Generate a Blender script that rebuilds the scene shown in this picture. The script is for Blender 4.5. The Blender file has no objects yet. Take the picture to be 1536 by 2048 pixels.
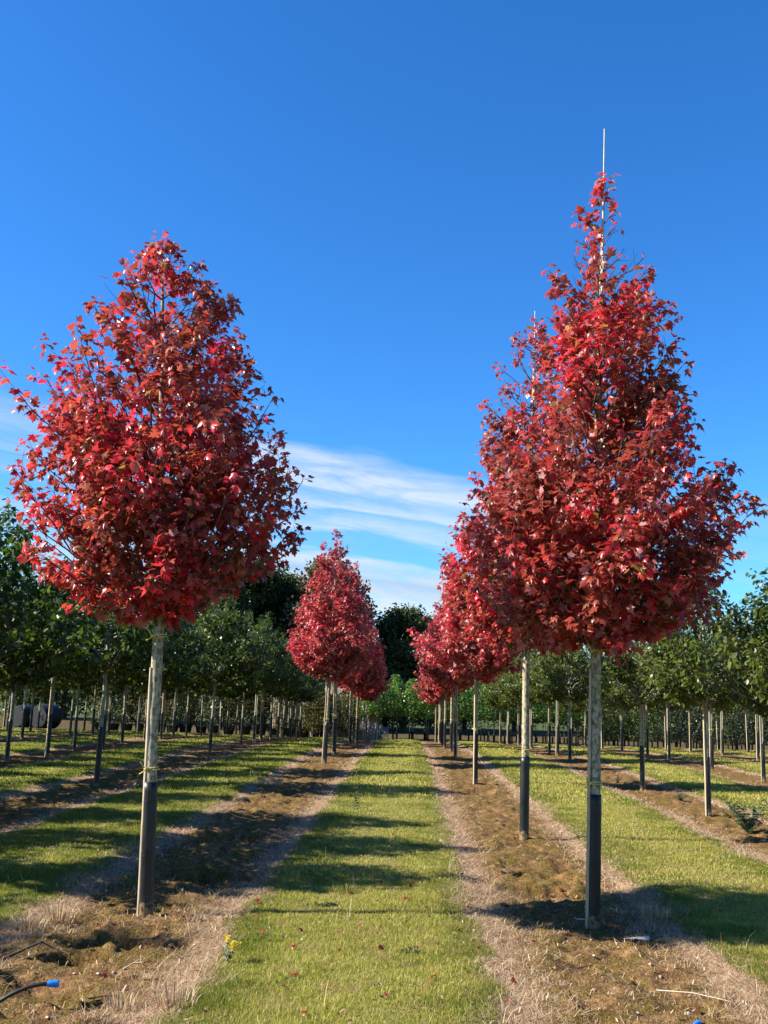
import bpy, math, random
import numpy as np
from mathutils import Matrix, Vector
R = math.radians
rng = np.random.default_rng(7); random.seed(7)
scene = bpy.context.scene
COL = scene.collection

# ------------------------------------------------------------------ camera
F = 2000.0; W2, H2 = 768.0, 1024.0; CAMH = 1.6
Yc = np.array([817-W2, H2-1390.0, -F]); Yc /= np.linalg.norm(Yc)
_r = R(1.4)
Xc = np.array([math.cos(_r), -math.sin(_r), 0.0])
Xc[2] = -(Xc[0]*Yc[0]+Xc[1]*Yc[1])/Yc[2]
Xc /= np.linalg.norm(Xc); Zc = np.cross(Xc, Yc)
M3 = np.array([Xc, Yc, Zc])
cam = bpy.data.cameras.new('camera'); cam_o = bpy.data.objects.new('camera', cam); COL.objects.link(cam_o)
cam.sensor_fit = 'VERTICAL'; cam.sensor_height = 24.0; cam.lens = 24.0*F/2048
cam.clip_start = 0.1; cam.clip_end = 3000
m4 = Matrix.Identity(4)
for i in range(3):
    for j in range(3): m4[i][j] = float(M3[i, j])
m4[2][3] = CAMH
cam_o.matrix_world = m4
scene.camera = cam_o
def ray(px, py):
    return M3 @ np.array([px-W2, H2-py, -F])
def ground(px, py, z=0.0):                     # where a line of sight meets the ground
    d = ray(px, py); t = (z-CAMH)/d[2]
    return d[0]*t, d[1]*t
def at(px, py, Y):
    d = ray(px, py); t = Y/d[1]
    return d[0]*t, CAMH+d[2]*t

# ------------------------------------------------------------------ noise / terrain
ROW0, SP = 1.27, 3.16
_perm = rng.random((64, 64))
def vnoise(x, y):
    xi = np.floor(x).astype(int); yi = np.floor(y).astype(int)
    fx = x-xi; fy = y-yi
    fx = fx*fx*(3-2*fx); fy = fy*fy*(3-2*fy)
    a = _perm[xi % 64, yi % 64]; b = _perm[(xi+1) % 64, yi % 64]
    c = _perm[xi % 64, (yi+1) % 64]; d = _perm[(xi+1) % 64, (yi+1) % 64]
    return (a*(1-fx)+b*fx)*(1-fy)+(c*(1-fx)+d*fx)*fy
def fbm(x, y, o=3):
    s = 0; a = .5; t = 0
    for k in range(o):
        s = s+a*vnoise(x*2**k+13.7*k, y*2**k+5.1*k); t += a; a *= .5
    return s/t-.5
def rowdist(x):
    v = np.mod(np.asarray(x, float)-ROW0, SP)
    return np.minimum(v, SP-v)
def sstep(a, b, x):
    t = np.clip((x-a)/(b-a), 0, 1); return t*t*(3-2*t)
PITS = []
def pit(px, py, rx, ry, dep, ang=0.0):
    x, y = ground(px, py); PITS.append((x, y, rx, ry, dep, ang))
pit(250, 1892, .44, .12, .16, R(8)); pit(150, 1912, .22, .11, .14, R(15)); pit(355, 1888, .10, .09, .12)
pit(455, 1672, .5, .32, .15); pit(430, 1752, .55, .36, .16); pit(500, 1600, .5, .4, .12); pit(560, 1560, .4, .5, .10)
pit(1085, 1752, .34, .26, .15); pit(1090, 1790, .5, .3, .06); pit(965, 1585, .25, .3, .08)
pit(225, 2000, .16, .06, .08, R(20)); pit(60, 1960, .2, .12, .08); pit(1190, 1770, .3, .2, .06)
MOUNDS = [(470, 1640, .45, .25, .06), (520, 1580, .4, .35, .09), (1030, 1720, .4, .2, .04), (300, 1850, .5, .25, .05), (430, 1705, .5, .18, .06), (200, 1870, .5, .18, .03)]
MOUNDS = [(*ground(a, b), c, d, e) for a, b, c, d, e in MOUNDS]
def H(x, y):
    x = np.asarray(x, float); y = np.asarray(y, float)
    z = np.where(y > 24, -.0009*(np.minimum(y, 56)-24)**2, 0.0)
    rd = rowdist(x)
    fade = 1-sstep(14, 40, y)*.6
    soil = 1-sstep(.25, .75, rd)
    z = z+soil*(fbm(x*2.6, y*2.6, 4)*.13+fbm(x*8, y*8, 3)*.07+np.maximum(0, fbm(x*14+7, y*14, 2)-.08)*.10)*fade
    z = z+(1-soil)*fbm(x*.9, y*.9, 3)*.05
    z = z+(sstep(.55, .85, rd))*.025
    for (a, b, rx, ry, dep, an) in PITS:
        dx = x-a; dy = y-b; c, s = math.cos(an), math.sin(an)
        u = (dx*c+dy*s)/rx; v = (-dx*s+dy*c)/ry
        q = u*u+v*v
        z = z-dep*(1-sstep(.72, 1.08, np.sqrt(q)+fbm(x*6, y*6, 3)*.5))
    for (a, b, rx, ry, dep) in MOUNDS:
        z = z+dep*np.exp(-(((x-a)/rx)**2+((y-b)/ry)**2))
    return z
def Hs(x, y): return float(H(np.array([x]), np.array([y]))[0])

# ------------------------------------------------------------------ material helpers
def newmat(name):
    m = bpy.data.materials.new(name); m.use_nodes = True
    nt = m.node_tree; nt.nodes.clear()
    return m, nt, nt.nodes, nt.links
def N(nt, typ, **kw):
    n = nt.nodes.new(typ)
    for k, v in kw.items():
        if k.startswith('i_'):
            key = k[2:]; key = int(key) if key.isdigit() else key.replace('_', ' ')
            n.inputs[key].default_value = v
        else: setattr(n, k, v)
    return n
ALB = .80                                    # common scale of all surface colours
def ramp(nt, stops, src=None, interp='LINEAR'):
    n = nt.nodes.new('ShaderNodeValToRGB'); cr = n.color_ramp; cr.interpolation = interp
    while len(cr.elements) < len(stops): cr.elements.new(.5)
    for e, (p, c) in zip(cr.elements, stops):
        e.position = p; e.color = (c, c, c, 1) if isinstance(c, (int, float)) else (*((q*ALB if c[0] < 1 else q) for q in c), 1)
    if src is not None: nt.links.new(src, n.inputs[0])
    return n
def mixc(nt, fac, a, b, mode='MIX'):
    n = nt.nodes.new('ShaderNodeMix'); n.data_type = 'RGBA'; n.blend_type = mode
    for idx, v in ((0, fac), (6, a), (7, b)):
        if hasattr(v, 'is_output'): nt.links.new(v, n.inputs[idx])
        elif isinstance(v, (int, float)): n.inputs[idx].default_value = v
        else: n.inputs[idx].default_value = (*v, 1)
    return n.outputs[2]
def noise(nt, scale, detail=3, vec=None, rough=.55, dist=0):
    n = N(nt, 'ShaderNodeTexNoise'); n.inputs['Scale'].default_value = scale
    n.inputs['Detail'].default_value = detail; n.inputs['Roughness'].default_value = rough
    n.inputs['Distortion'].default_value = dist
    if vec is not None: nt.links.new(vec, n.inputs['Vector'])
    return n.outputs['Fac']
def mathn(nt, op, a, b=None, c=None):
    n = nt.nodes.new('ShaderNodeMath'); n.operation = op
    for i, v in enumerate((a, b, c)):
        if v is None: continue
        if hasattr(v, 'is_output'): nt.links.new(v, n.inputs[i])
        else: n.inputs[i].default_value = v
    return n.outputs[0]
def coords(nt, kind='Object', scale=None):
    t = N(nt, 'ShaderNodeTexCoord').outputs[kind]
    if scale:
        mp = N(nt, 'ShaderNodeMapping'); mp.inputs['Scale'].default_value = scale
        nt.links.new(t, mp.inputs[0]); t = mp.outputs[0]
    return t
def mapping(nt, vec, scale):
    mp = N(nt, 'ShaderNodeMapping'); mp.inputs['Scale'].default_value = scale
    nt.links.new(vec, mp.inputs[0]); return mp.outputs[0]

def leaf_mat(name, stops, under, trans_tint, trans=.35, gloss=.35, rough=.42, clump=None, clump_scale=2.5, spec=.5):
    """stops: colours picked per leaf; clump: colours that drift in over whole sprays of leaves"""
    m, nt, nodes, L = newmat(name)
    geo = N(nt, 'ShaderNodeNewGeometry')
    oi = N(nt, 'ShaderNodeObjectInfo')
    col = ramp(nt, stops, geo.outputs['Random Per Island']).outputs[0]
    under = tuple(q*.88 for q in under)
    if clump:
        clump = tuple(q*ALB for q in clump)
        vec = coords(nt, 'Object')
        ad = N(nt, 'ShaderNodeVectorMath', operation='ADD'); L.new(vec, ad.inputs[0])
        cm = N(nt, 'ShaderNodeCombineXYZ')
        L.new(mathn(nt, 'MULTIPLY', oi.outputs['Random'], 37.0), cm.inputs[0]); L.new(cm.outputs[0], ad.inputs[1])
        nz = noise(nt, clump_scale, 2, ad.outputs[0])
        f = ramp(nt, [(.38, 0.0), (.60, .9)], nz).outputs[0]
        col = mixc(nt, f, col, clump)
    hv = N(nt, 'ShaderNodeHueSaturation'); L.new(col, hv.inputs['Color'])
    r2 = mathn(nt, 'FRACT', mathn(nt, 'MULTIPLY', geo.outputs['Random Per Island'], 17.3))
    L.new(mathn(nt, 'ADD', mathn(nt, 'MULTIPLY', r2, .7), .62), hv.inputs['Value'])
    top = hv.outputs[0]
    col2 = mixc(nt, geo.outputs['Backfacing'], top, mixc(nt, .65, top, under))
    p = N(nt, 'ShaderNodeBsdfPrincipled'); L.new(col2, p.inputs['Base Color'])
    p.inputs['Roughness'].default_value = rough; p.inputs['Specular IOR Level'].default_value = spec
    tr = N(nt, 'ShaderNodeBsdfTranslucent'); L.new(mixc(nt, 1.0, top, trans_tint, 'MULTIPLY'), tr.inputs['Color'])
    mx = N(nt, 'ShaderNodeMixShader'); mx.inputs[0].default_value = trans
    L.new(p.outputs[0], mx.inputs[1]); L.new(tr.outputs[0], mx.inputs[2])
    out = N(nt, 'ShaderNodeOutputMaterial'); L.new(mx.outputs[0], out.inputs[0])
    return m

def simple_mat(name, stops, scale=20, rough=.8, stretch=(1, 1, 1), bump=.3, spec=.3, detail=4, bscale=None):
    m, nt, nodes, L = newmat(name)
    v = coords(nt, 'Object', stretch)
    nz = noise(nt, scale, detail, v, .65)
    col = ramp(nt, stops, nz).outputs[0]
    p = N(nt, 'ShaderNodeBsdfPrincipled'); L.new(col, p.inputs['Base Color'])
    p.inputs['Roughness'].default_value = rough; p.inputs['Specular IOR Level'].default_value = spec
    if bump:
        b = N(nt, 'ShaderNodeBump'); b.inputs['Strength'].default_value = bump; b.inputs['Distance'].default_value = .01
        L.new(noise(nt, bscale or scale*2, 3, v), b.inputs['Height']); L.new(b.outputs[0], p.inputs['Normal'])
    out = N(nt, 'ShaderNodeOutputMaterial'); L.new(p.outputs[0], out.inputs[0])
    return m

MAT = {}
MAT['red_leaf'] = leaf_mat('red_maple_leaf',
    [(0, (.52, .012, .030)), (.3, (.74, .026, .055)), (.5, (.44, .030, .028)), (.68, (.34, .058, .022)), (.82, (.80, .06, .09)), (.93, (.25, .070, .022)), (1, (.40, .28, .06))],
    (.70, .36, .34), (1.5, 1.2, 1.15), trans=.46, rough=.34, clump=(.25, .060, .030), clump_scale=1.6, spec=.40)
MAT['red_leaf_far'] = leaf_mat('bright_red_maple_leaf',
    [(0, (.56, .030, .055)), (.4, (.72, .050, .080)), (.6, (.44, .042, .046)), (.8, (.38, .075, .046)), (.95, (.80, .12, .14)), (1, (.42, .22, .08))],
    (.80, .52, .48), (1.4, 1.2, 1.2), trans=.42, rough=.38, clump=(.32, .065, .045), clump_scale=1.4, spec=.3)
MAT['green_leaf'] = leaf_mat('dark_green_leaf',
    [(0, (.026, .046, .006)), (.5, (.044, .072, .008)), (.85, (.075, .105, .011)), (1, (.17, .17, .03))],
    (.12, .15, .08), (1.8, 2.2, .6), trans=.34, rough=.35, clump=(.055, .082, .010), clump_scale=1.2, spec=.22)
MAT['field_leaf'] = leaf_mat('mid_green_leaf',
    [(0, (.045, .070, .010)), (.5, (.066, .096, .012)), (.8, (.10, .125, .018)), (.95, (.12, .13, .03)), (1, (.20, .14, .03))],
    (.15, .18, .09), (1.7, 2, .6), trans=.34, rough=.38, clump=(.095, .105, .016), clump_scale=1.0, spec=.22)
MAT['bright_leaf'] = leaf_mat('bright_green_leaf',
    [(0, (.09, .17, .02)), (.6, (.13, .24, .03)), (.9, (.19, .28, .04)), (1, (.3, .26, .05))],
    (.2, .28, .12), (1.4, 1.7, .8), trans=.35, clump=(.10, .17, .03))
MAT['olive_leaf'] = leaf_mat('olive_leaf',
    [(0, (.035, .042, .009)), (.6, (.060, .062, .013)), (1, (.12, .09, .02))],
    (.08, .08, .03), (1.5, 1.5, .5), trans=.25, clump=(.085, .07, .018), spec=.15)
MAT['grey_leaf'] = leaf_mat('grey_green_leaf',
    [(0, (.038, .050, .016)), (.6, (.058, .074, .024)), (1, (.11, .115, .05))],
    (.12, .14, .08), (1.3, 1.5, .9), trans=.25, clump=(.10, .11, .05))
MAT['orange_leaf'] = leaf_mat('orange_leaf', [(0, (.35, .10, .03)), (.6, (.45, .15, .04)), (1, (.3, .2, .06))],
    (.4, .25, .15), (1.3, 1.2, .9), trans=.3)
MAT['conifer'] = leaf_mat('dark_wood_leaf', [(0, (.035, .052, .011)), (.6, (.056, .076, .016)), (1, (.10, .11, .03))],
    (.05, .08, .05), (1.2, 1.5, .9), trans=.15, rough=.7, clump=(.065, .070, .014), spec=.12, clump_scale=.3)
MAT['wood_olive'] = leaf_mat('brown_olive_leaf', [(0, (.07, .065, .02)), (.6, (.10, .085, .028)), (1, (.15, .10, .03))],
    (.15, .13, .06), (1.3, 1.3, .8), trans=.2, rough=.6, clump=(.12, .07, .03), clump_scale=.3)
MAT['weed_leaf'] = leaf_mat('weed_leaf', [(0, (.035, .07, .025)), (1, (.07, .12, .04))], (.1, .14, .08), (1.3, 1.7, .8), trans=.25)
MAT['yellow_petal'] = leaf_mat('yellow_petal', [(0, (.75, .58, .01)), (1, (.85, .70, .02))], (.7, .55, .05), (1.1, 1, .5), trans=.3)

def bark_mat():
    m, nt, nodes, L = newmat('pale_lichened_bark')
    v = coords(nt, 'Object')
    n1 = noise(nt, 38, 4, mapping(nt, v, (1, 1, .65)), .6)
    n2 = noise(nt, 9, 3, mapping(nt, v, (1, 1, .5)), .5)
    c1 = ramp(nt, [(.38, (.085, .068, .038)), (.47, (.20, .17, .10)), (.53, (.44, .39, .26)), (.66, (.58, .53, .38))], n1).outputs[0]
    c2 = ramp(nt, [(.35, (.17, .15, .07)), (.5, (.32, .27, .17)), (.7, (.44, .39, .26))], n2).outputs[0]
    c = mixc(nt, .35, c1, c2)
    n3 = noise(nt, 5, 2, v)
    c = mixc(nt, ramp(nt, [(.60, 0.0), (.70, .55)], n3).outputs[0], c, (.33, .31, .10))
    w = N(nt, 'ShaderNodeTexNoise'); w.inputs['Scale'].default_value = 7
    L.new(mapping(nt, v, (1.2, 1.2, 9)), w.inputs['Vector'])
    c = mixc(nt, ramp(nt, [(.66, 0.0), (.70, .5)], w.outputs['Fac']).outputs[0], c, (.10, .09, .065))
    p = N(nt, 'ShaderNodeBsdfPrincipled'); L.new(c, p.inputs['Base Color']); p.inputs['Roughness'].default_value = .85
    p.inputs['Specular IOR Level'].default_value = .2
    b = N(nt, 'ShaderNodeBump'); b.inputs['Strength'].default_value = .5; b.inputs['Distance'].default_value = .006
    L.new(n1, b.inputs['Height']); L.new(b.outputs[0], p.inputs['Normal'])
    out = N(nt, 'ShaderNodeOutputMaterial'); L.new(p.outputs[0], out.inputs[0])
    return m
MAT['bark'] = bark_mat()
MAT['twig'] = simple_mat('dark_twig', [(.3, (.07, .035, .025)), (.7, (.14, .09, .06))], 30, .7, bump=0)
MAT['green_bark'] = simple_mat('grey_green_bark', [(.3, (.14, .13, .08)), (.5, (.30, .29, .20)), (.75, (.44, .42, .31))], 25, .85, (1, 1, .5))
MAT['stake'] = simple_mat('pale_stake_wood', [(.3, (.36, .27, .16)), (.55, (.56, .45, .29)), (.8, (.68, .58, .42))], 14, .75, (6, 6, .5), .3)
MAT['stake_grey'] = simple_mat('weathered_stake_wood', [(.3, (.24, .20, .13)), (.55, (.42, .36, .25)), (.8, (.55, .48, .36))], 14, .8, (6, 6, .5), .3)
MAT['guard'] = simple_mat('black_plastic_sleeve', [(.3, (.006, .006, .0065)), (.55, (.012, .012, .012)), (.8, (.032, .028, .023))], 9, .38, (1, 1, .35), .35, .45, bscale=30)
def guard_mat():
    m, nt, nodes, L = newmat('muddy_black_sleeve')
    v = coords(nt, 'Object'); nz = noise(nt, 9, 4, mapping(nt, v, (1, 1, .35)), .65)
    c = ramp(nt, [(.3, (.005, .0055, .0065)), (.55, (.010, .0105, .012)), (.8, (.020, .021, .023))], nz).outputs[0]
    sx = N(nt, 'ShaderNodeSeparateXYZ'); L.new(v, sx.inputs[0])
    up = N(nt, 'ShaderNodeMapRange'); L.new(sx.outputs[2], up.inputs[0]); up.inputs[1].default_value = 0; up.inputs[2].default_value = .16; up.inputs[3].default_value = .26; up.inputs[4].default_value = -.10
    f = ramp(nt, [(.54, 0.0), (.66, .8)], mathn(nt, 'ADD', noise(nt, 22, 5, v, .7), up.outputs[0])).outputs[0]
    c = mixc(nt, f, c, (.24, .15, .07))
    p = N(nt, 'ShaderNodeBsdfPrincipled'); L.new(c, p.inputs['Base Color']); p.inputs['Specular IOR Level'].default_value = .4
    L.new(ramp(nt, [(.3, .32), (.7, .55)], nz).outputs[0], p.inputs['Roughness'])
    b = N(nt, 'ShaderNodeBump'); b.inputs['Strength'].default_value = .4; b.inputs['Distance'].default_value = .008
    L.new(noise(nt, 7, 3, mapping(nt, v, (2, 2, .5))), b.inputs['Height']); L.new(b.outputs[0], p.inputs['Normal'])
    out = N(nt, 'ShaderNodeOutputMaterial'); L.new(p.outputs[0], out.inputs[0]); return m
MAT['guard'] = guard_mat()
MAT['pot'] = simple_mat('black_plastic_pot', [(.3, (.010, .010, .011)), (.8, (.03, .03, .03))], 9, .5, bump=0)
MAT['tie'] = simple_mat('yellow_tie', [(.3, (.62, .50, .06)), (.8, (.80, .70, .22))], 20, .6, bump=0)
MAT['hose'] = simple_mat('black_hose', [(.3, (.015, .015, .015)), (.8, (.04, .035, .03))], 20, .45, bump=.1)
MAT['blue'] = simple_mat('blue_plastic', [(.3, (.01, .15, .62)), (.8, (.02, .26, .80))], 30, .3, bump=0, spec=.5)
MAT['stone'] = simple_mat('pale_flint', [(.3, (.28, .22, .14)), (.7, (.58, .49, .36))], 30, .7)
MAT['dead_wood'] = simple_mat('dead_wood', [(.3, (.05, .035, .02)), (.7, (.16, .11, .07))], 25, .9, bump=.4)
MAT['dry_cane'] = simple_mat('dry_pale_stalk', [(.3, (.50, .40, .26)), (.7, (.72, .62, .45))], 20, .7, bump=0)
MAT['white_plastic'] = simple_mat('weathered_white_plastic', [(.3, (.35, .33, .28)), (.7, (.62, .60, .54))], 20, .5, bump=0)
MAT['reed'] = leaf_mat('dry_reed', [(0, (.44, .36, .22)), (.5, (.58, .50, .34)), (1, (.70, .62, .46))], (.6, .52, .38), (1, .95, .8), trans=.2, rough=.7)
MAT['paling'] = simple_mat('grey_paling', [(.3, (.34, .33, .31)), (.7, (.52, .50, .47))], 5, .8, bump=0)

def blade_mat(name, kind):
    m, nt, nodes, L = newmat(name)
    geo = N(nt, 'ShaderNodeNewGeometry'); v = coords(nt, 'Object')
    rnd = geo.outputs['Random Per Island']
    if kind == 'grass':
        a = ramp(nt, [(0, (.10, .128, .009)), (.4, (.16, .180, .012)), (.7, (.22, .22, .020)), (.90, (.32, .28, .05)), (1, (.52, .40, .14))], rnd).outputs[0]
        dry = ramp(nt, [(0, (.24, .24, .025)), (.5, (.38, .34, .055)), (.8, (.54, .43, .12)), (1, (.72, .56, .24))], rnd).outputs[0]
        nz = noise(nt, 1.3, 4, v, .6)
        sx = N(nt, 'ShaderNodeSeparateXYZ'); L.new(v, sx.inputs[0])
        rd = mathn(nt, 'PINGPONG', mathn(nt, 'SUBTRACT', sx.outputs[0], ROW0), SP/2)
        lf = N(nt, 'ShaderNodeMapRange'); L.new(sx.outputs[0], lf.inputs[0]); lf.inputs[1].default_value = -3.4; lf.inputs[2].default_value = -1.0; lf.inputs[3].default_value = -.22; lf.inputs[4].default_value = 0.0
        mid = mathn(nt, 'ADD', mathn(nt, 'MULTIPLY', mathn(nt, 'SUBTRACT', rd, 1.15), .45), lf.outputs[0])
        f = ramp(nt, [(.40, 0.0), (.50, .95)], mathn(nt, 'ADD', nz, mid)).outputs[0]
        c = mixc(nt, f, a, dry)
        lush = ramp(nt, [(.60, 0.0), (.70, .7)], noise(nt, .8, 4, mapping(nt, v, (1, .8, 1)), .6)).outputs[0]
        c = mixc(nt, lush, c, (.075, .135, .012))
        brn = ramp(nt, [(.52, 0.0), (.62, .75)], noise(nt, 3.2, 6, v, .72)).outputs[0]
        c = mixc(nt, brn, c, (.36, .25, .10))
        tint = (1.2, 1.5, .7); tf = .38; rg = .5
    else:
        c = ramp(nt, [(0, (.20, .12, .06)), (.3, (.40, .265, .14)), (.7, (.60, .43, .25)), (1, (.76, .60, .38))], rnd).outputs[0]
        tint = (1, .9, .8); tf = .2; rg = .6
    p = N(nt, 'ShaderNodeBsdfPrincipled'); L.new(c, p.inputs['Base Color']); p.inputs['Roughness'].default_value = rg
    p.inputs['Specular IOR Level'].default_value = .3
    tr = N(nt, 'ShaderNodeBsdfTranslucent'); L.new(mixc(nt, 1.0, c, tint, 'MULTIPLY'), tr.inputs['Color'])
    mx = N(nt, 'ShaderNodeMixShader'); mx.inputs[0].default_value = tf
    L.new(p.outputs[0], mx.inputs[1]); L.new(tr.outputs[0], mx.inputs[2])
    out = N(nt, 'ShaderNodeOutputMaterial'); L.new(mx.outputs[0], out.inputs[0])
    return m
MAT['litter'] = leaf_mat('old_leaf_crumb', [(0, (.10, .05, .025)), (.5, (.22, .12, .05)), (.8, (.24, .04, .03)), (1, (.45, .33, .18))], (.3, .2, .12), (1, .9, .8), trans=.1, rough=.8)
MAT['grass'] = blade_mat('grass_blade', 'grass'); MAT['straw'] = blade_mat('dead_grass_blade', 'straw')

def ground_mat():
    m, nt, nodes, L = newmat('nursery_ground')
    v = coords(nt, 'Object')
    sx = N(nt, 'ShaderNodeSeparateXYZ'); L.new(v, sx.inputs[0])
    rd = mathn(nt, 'PINGPONG', mathn(nt, 'SUBTRACT', sx.outputs[0], ROW0), SP/2)
    nA = noise(nt, 2.2, 5, v, .65); nB = noise(nt, 9, 4, v, .6); nC = noise(nt, 60, 4, v, .7); nD = noise(nt, 24, 4, v, .7); nE = noise(nt, 1.1, 3, v)
    rdn = mathn(nt, 'ADD', rd, mathn(nt, 'MULTIPLY', mathn(nt, 'SUBTRACT', nA, .5), .45))
    rdn = mathn(nt, 'ADD', rdn, mathn(nt, 'MULTIPLY', mathn(nt, 'SUBTRACT', nB, .5), .16))
    far = N(nt, 'ShaderNodeMapRange'); L.new(sx.outputs[1], far.inputs[0])
    far.inputs[1].default_value = 49.0; far.inputs[2].default_value = 50.5
    # grass ground
    g1 = ramp(nt, [(.3, (.095, .105, .014)), (.5, (.145, .150, .020)), (.62, (.20, .185, .032)), (.78, (.30, .24, .07))], mathn(nt, 'ADD', mathn(nt, 'MULTIPLY', nD, .6), mathn(nt, 'MULTIPLY', nA, .4))).outputs[0]
    g2 = ramp(nt, [(.3, (.15, .15, .035)), (.5, (.22, .20, .06)), (.7, (.33, .27, .12))], nD).outputs[0]
    lf = N(nt, 'ShaderNodeMapRange'); L.new(sx.outputs[0], lf.inputs[0]); lf.inputs[1].default_value = -3.4; lf.inputs[2].default_value = -1.0; lf.inputs[3].default_value = -.22; lf.inputs[4].default_value = 0.0
    midb = mathn(nt, 'ADD', mathn(nt, 'MULTIPLY', mathn(nt, 'SUBTRACT', rd, 1.15), .45), lf.outputs[0])
    grass = mixc(nt, ramp(nt, [(.38, 0.0), (.58, .95)], mathn(nt, 'ADD', nE, midb)).outputs[0], g1, g2)
    # straw
    st = noise(nt, 35, 4, mapping(nt, v, (1, .35, 1)), .75, .8)
    straw = ramp(nt, [(.30, (.12, .062, .032)), (.45, (.28, .17, .095)), (.58, (.47, .31, .19)), (.72, (.68, .50, .34))], st).outputs[0]
    # soil and moss
    soil = ramp(nt, [(.34, (.06, .028, .012)), (.46, (.165, .086, .034)), (.57, (.31, .18, .075)), (.70, (.50, .33, .16))], mathn(nt, 'ADD', mathn(nt, 'MULTIPLY', nC, .5), mathn(nt, 'MULTIPLY', nB, .5))).outputs[0]
    moss = ramp(nt, [(.38, (.06, .042, .008)), (.52, (.15, .105, .020)), (.66, (.26, .19, .05))], nC).outputs[0]
    bare = mixc(nt, ramp(nt, [(.42, 0.0), (.58, .75)], noise(nt, 3.5, 4, v, .6)).outputs[0], soil, moss)
    spk = N(nt, 'ShaderNodeTexVoronoi'); spk.inputs['Scale'].default_value = 26; L.new(v, spk.inputs['Vector'])
    spm = mathn(nt, 'MULTIPLY', ramp(nt, [(.09, 1.0), (.13, 0.0)], spk.outputs['Distance']).outputs[0], ramp(nt, [(.55, 0.0), (.6, 1.0)], nB).outputs[0])
    bare = mixc(nt, spm, bare, (.60, .47, .30))
    c = mixc(nt, ramp(nt, [(.49, 0.0), (.60, 1.0)], rdn).outputs[0], bare, straw)
    c = mixc(nt, ramp(nt, [(.72, 0.0), (.80, 1.0)], rdn).outputs[0], c, grass)
    c = mixc(nt, far.outputs[0], c, mixc(nt, nB, (.10, .055, .03), (.055, .055, .018)))
    ff = N(nt, 'ShaderNodeMapRange'); L.new(sx.outputs[1], ff.inputs[0]); ff.inputs[1].default_value = 70; ff.inputs[2].default_value = 90
    c = mixc(nt, ff.outputs[0], c, (.05, .07, .018))
    p = N(nt, 'ShaderNodeBsdfPrincipled'); L.new(c, p.inputs['Base Color']); p.inputs['Roughness'].default_value = .95
    p.inputs['Specular IOR Level'].default_value = .1
    b = N(nt, 'ShaderNodeBump'); b.inputs['Strength'].default_value = .9; b.inputs['Distance'].default_value = .025
    L.new(mathn(nt, 'ADD', nC, mathn(nt, 'ADD', nD, st)), b.inputs['Height']); L.new(b.outputs[0], p.inputs['Normal'])
    out = N(nt, 'ShaderNodeOutputMaterial'); L.new(p.outputs[0], out.inputs[0])
    return m
MAT['ground'] = ground_mat()

# ------------------------------------------------------------------ mesh helpers
def mesh_from(name, verts, faces, nper, mats, smooth=False, mat_idx=None):
    """verts (n,3); faces (m,nper) uniform polygons"""
    me = bpy.data.meshes.new(name)
    verts = np.ascontiguousarray(verts, dtype=np.float32); faces = np.ascontiguousarray(faces, dtype=np.int32)
    me.vertices.add(len(verts)); me.vertices.foreach_set('co', verts.ravel())
    m = len(faces); me.loops.add(m*nper); me.loops.foreach_set('vertex_index', faces.ravel())
    me.polygons.add(m); me.polygons.foreach_set('loop_start', np.arange(m, dtype=np.int32)*nper)
    me.polygons.foreach_set('loop_total', np.full(m, nper, dtype=np.int32))
    if smooth: me.polygons.foreach_set('use_smooth', np.ones(m, dtype=bool))
    if mat_idx is not None: me.polygons.foreach_set('material_index', np.ascontiguousarray(mat_idx, dtype=np.int32))
    for mt in (mats if isinstance(mats, (list, tuple)) else [mats]): me.materials.append(mt)
    me.update(calc_edges=True); me.validate()
    return me
class Tris:
    def __init__(s): s.v = []; s.f = []; s.mi = []; s.n = 0
    def add(s, v, f, mi=0):
        v = np.asarray(v, float); f = np.asarray(f, int)
        if f.shape[1] == 4: f = np.concatenate([f[:, [0, 1, 2]], f[:, [0, 2, 3]]])
        s.v.append(v); s.f.append(f+s.n); s.n += len(v); s.mi.append(np.full(len(f), mi))
    def tube(s, pts, rad, k=6, mi=0, cap=True):
        pts = np.asarray(pts, float); n = len(pts); rad = np.broadcast_to(np.asarray(rad, float), (n,))
        t = np.gradient(pts, axis=0); t /= np.linalg.norm(t, axis=1)[:, None]+1e-9
        ref = np.array([1., 0, 0]) if abs(t[:, 0]).mean() < .8 else np.array([0, 1., 0])
        u = np.cross(t, ref); u /= np.linalg.norm(u, axis=1)[:, None]+1e-9; w = np.cross(t, u)
        a = np.arange(k)*2*math.pi/k
        ring = pts[:, None]+rad[:, None, None]*(np.cos(a)[None, :, None]*u[:, None]+np.sin(a)[None, :, None]*w[:, None])
        v = ring.reshape(-1, 3); i = np.arange(n-1)[:, None]*k; j = np.arange(k)[None]; j2 = (j+1) % k
        f = np.stack([i+j, i+j2, i+k+j2, i+k+j], -1).reshape(-1, 4)
        s.add(v, f, mi)
        if cap:
            for e, o in ((0, 1), (n-1, -1)):
                vv = np.vstack([ring[e], pts[e]]); idx = np.arange(k)
                ff = np.stack([idx, (idx+1) % k, np.full(k, k)], -1)
                s.add(vv, ff if e else ff[:, ::-1], mi)
    def mesh(s, name, mats, smooth=False):
        return mesh_from(name, np.concatenate(s.v), np.concatenate(s.f), 3, mats, smooth, np.concatenate(s.mi))
def link(name, me, parent=None, **props):
    o = bpy.data.objects.new(name, me); COL.objects.link(o)
    if parent is not None: o.parent = parent
    for k, v in props.items(): o[k] = v
    return o
def empty(name, loc, label, cat, group=None, rz=0.0, sc=1.0):
    o = bpy.data.objects.new(name, None); COL.objects.link(o); o.location = loc; o.rotation_euler = (0, 0, rz); o.scale = (sc,)*3
    o.empty_display_size = .2; o['label'] = label; o['category'] = cat
    if group: o['group'] = group
    return o

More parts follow.
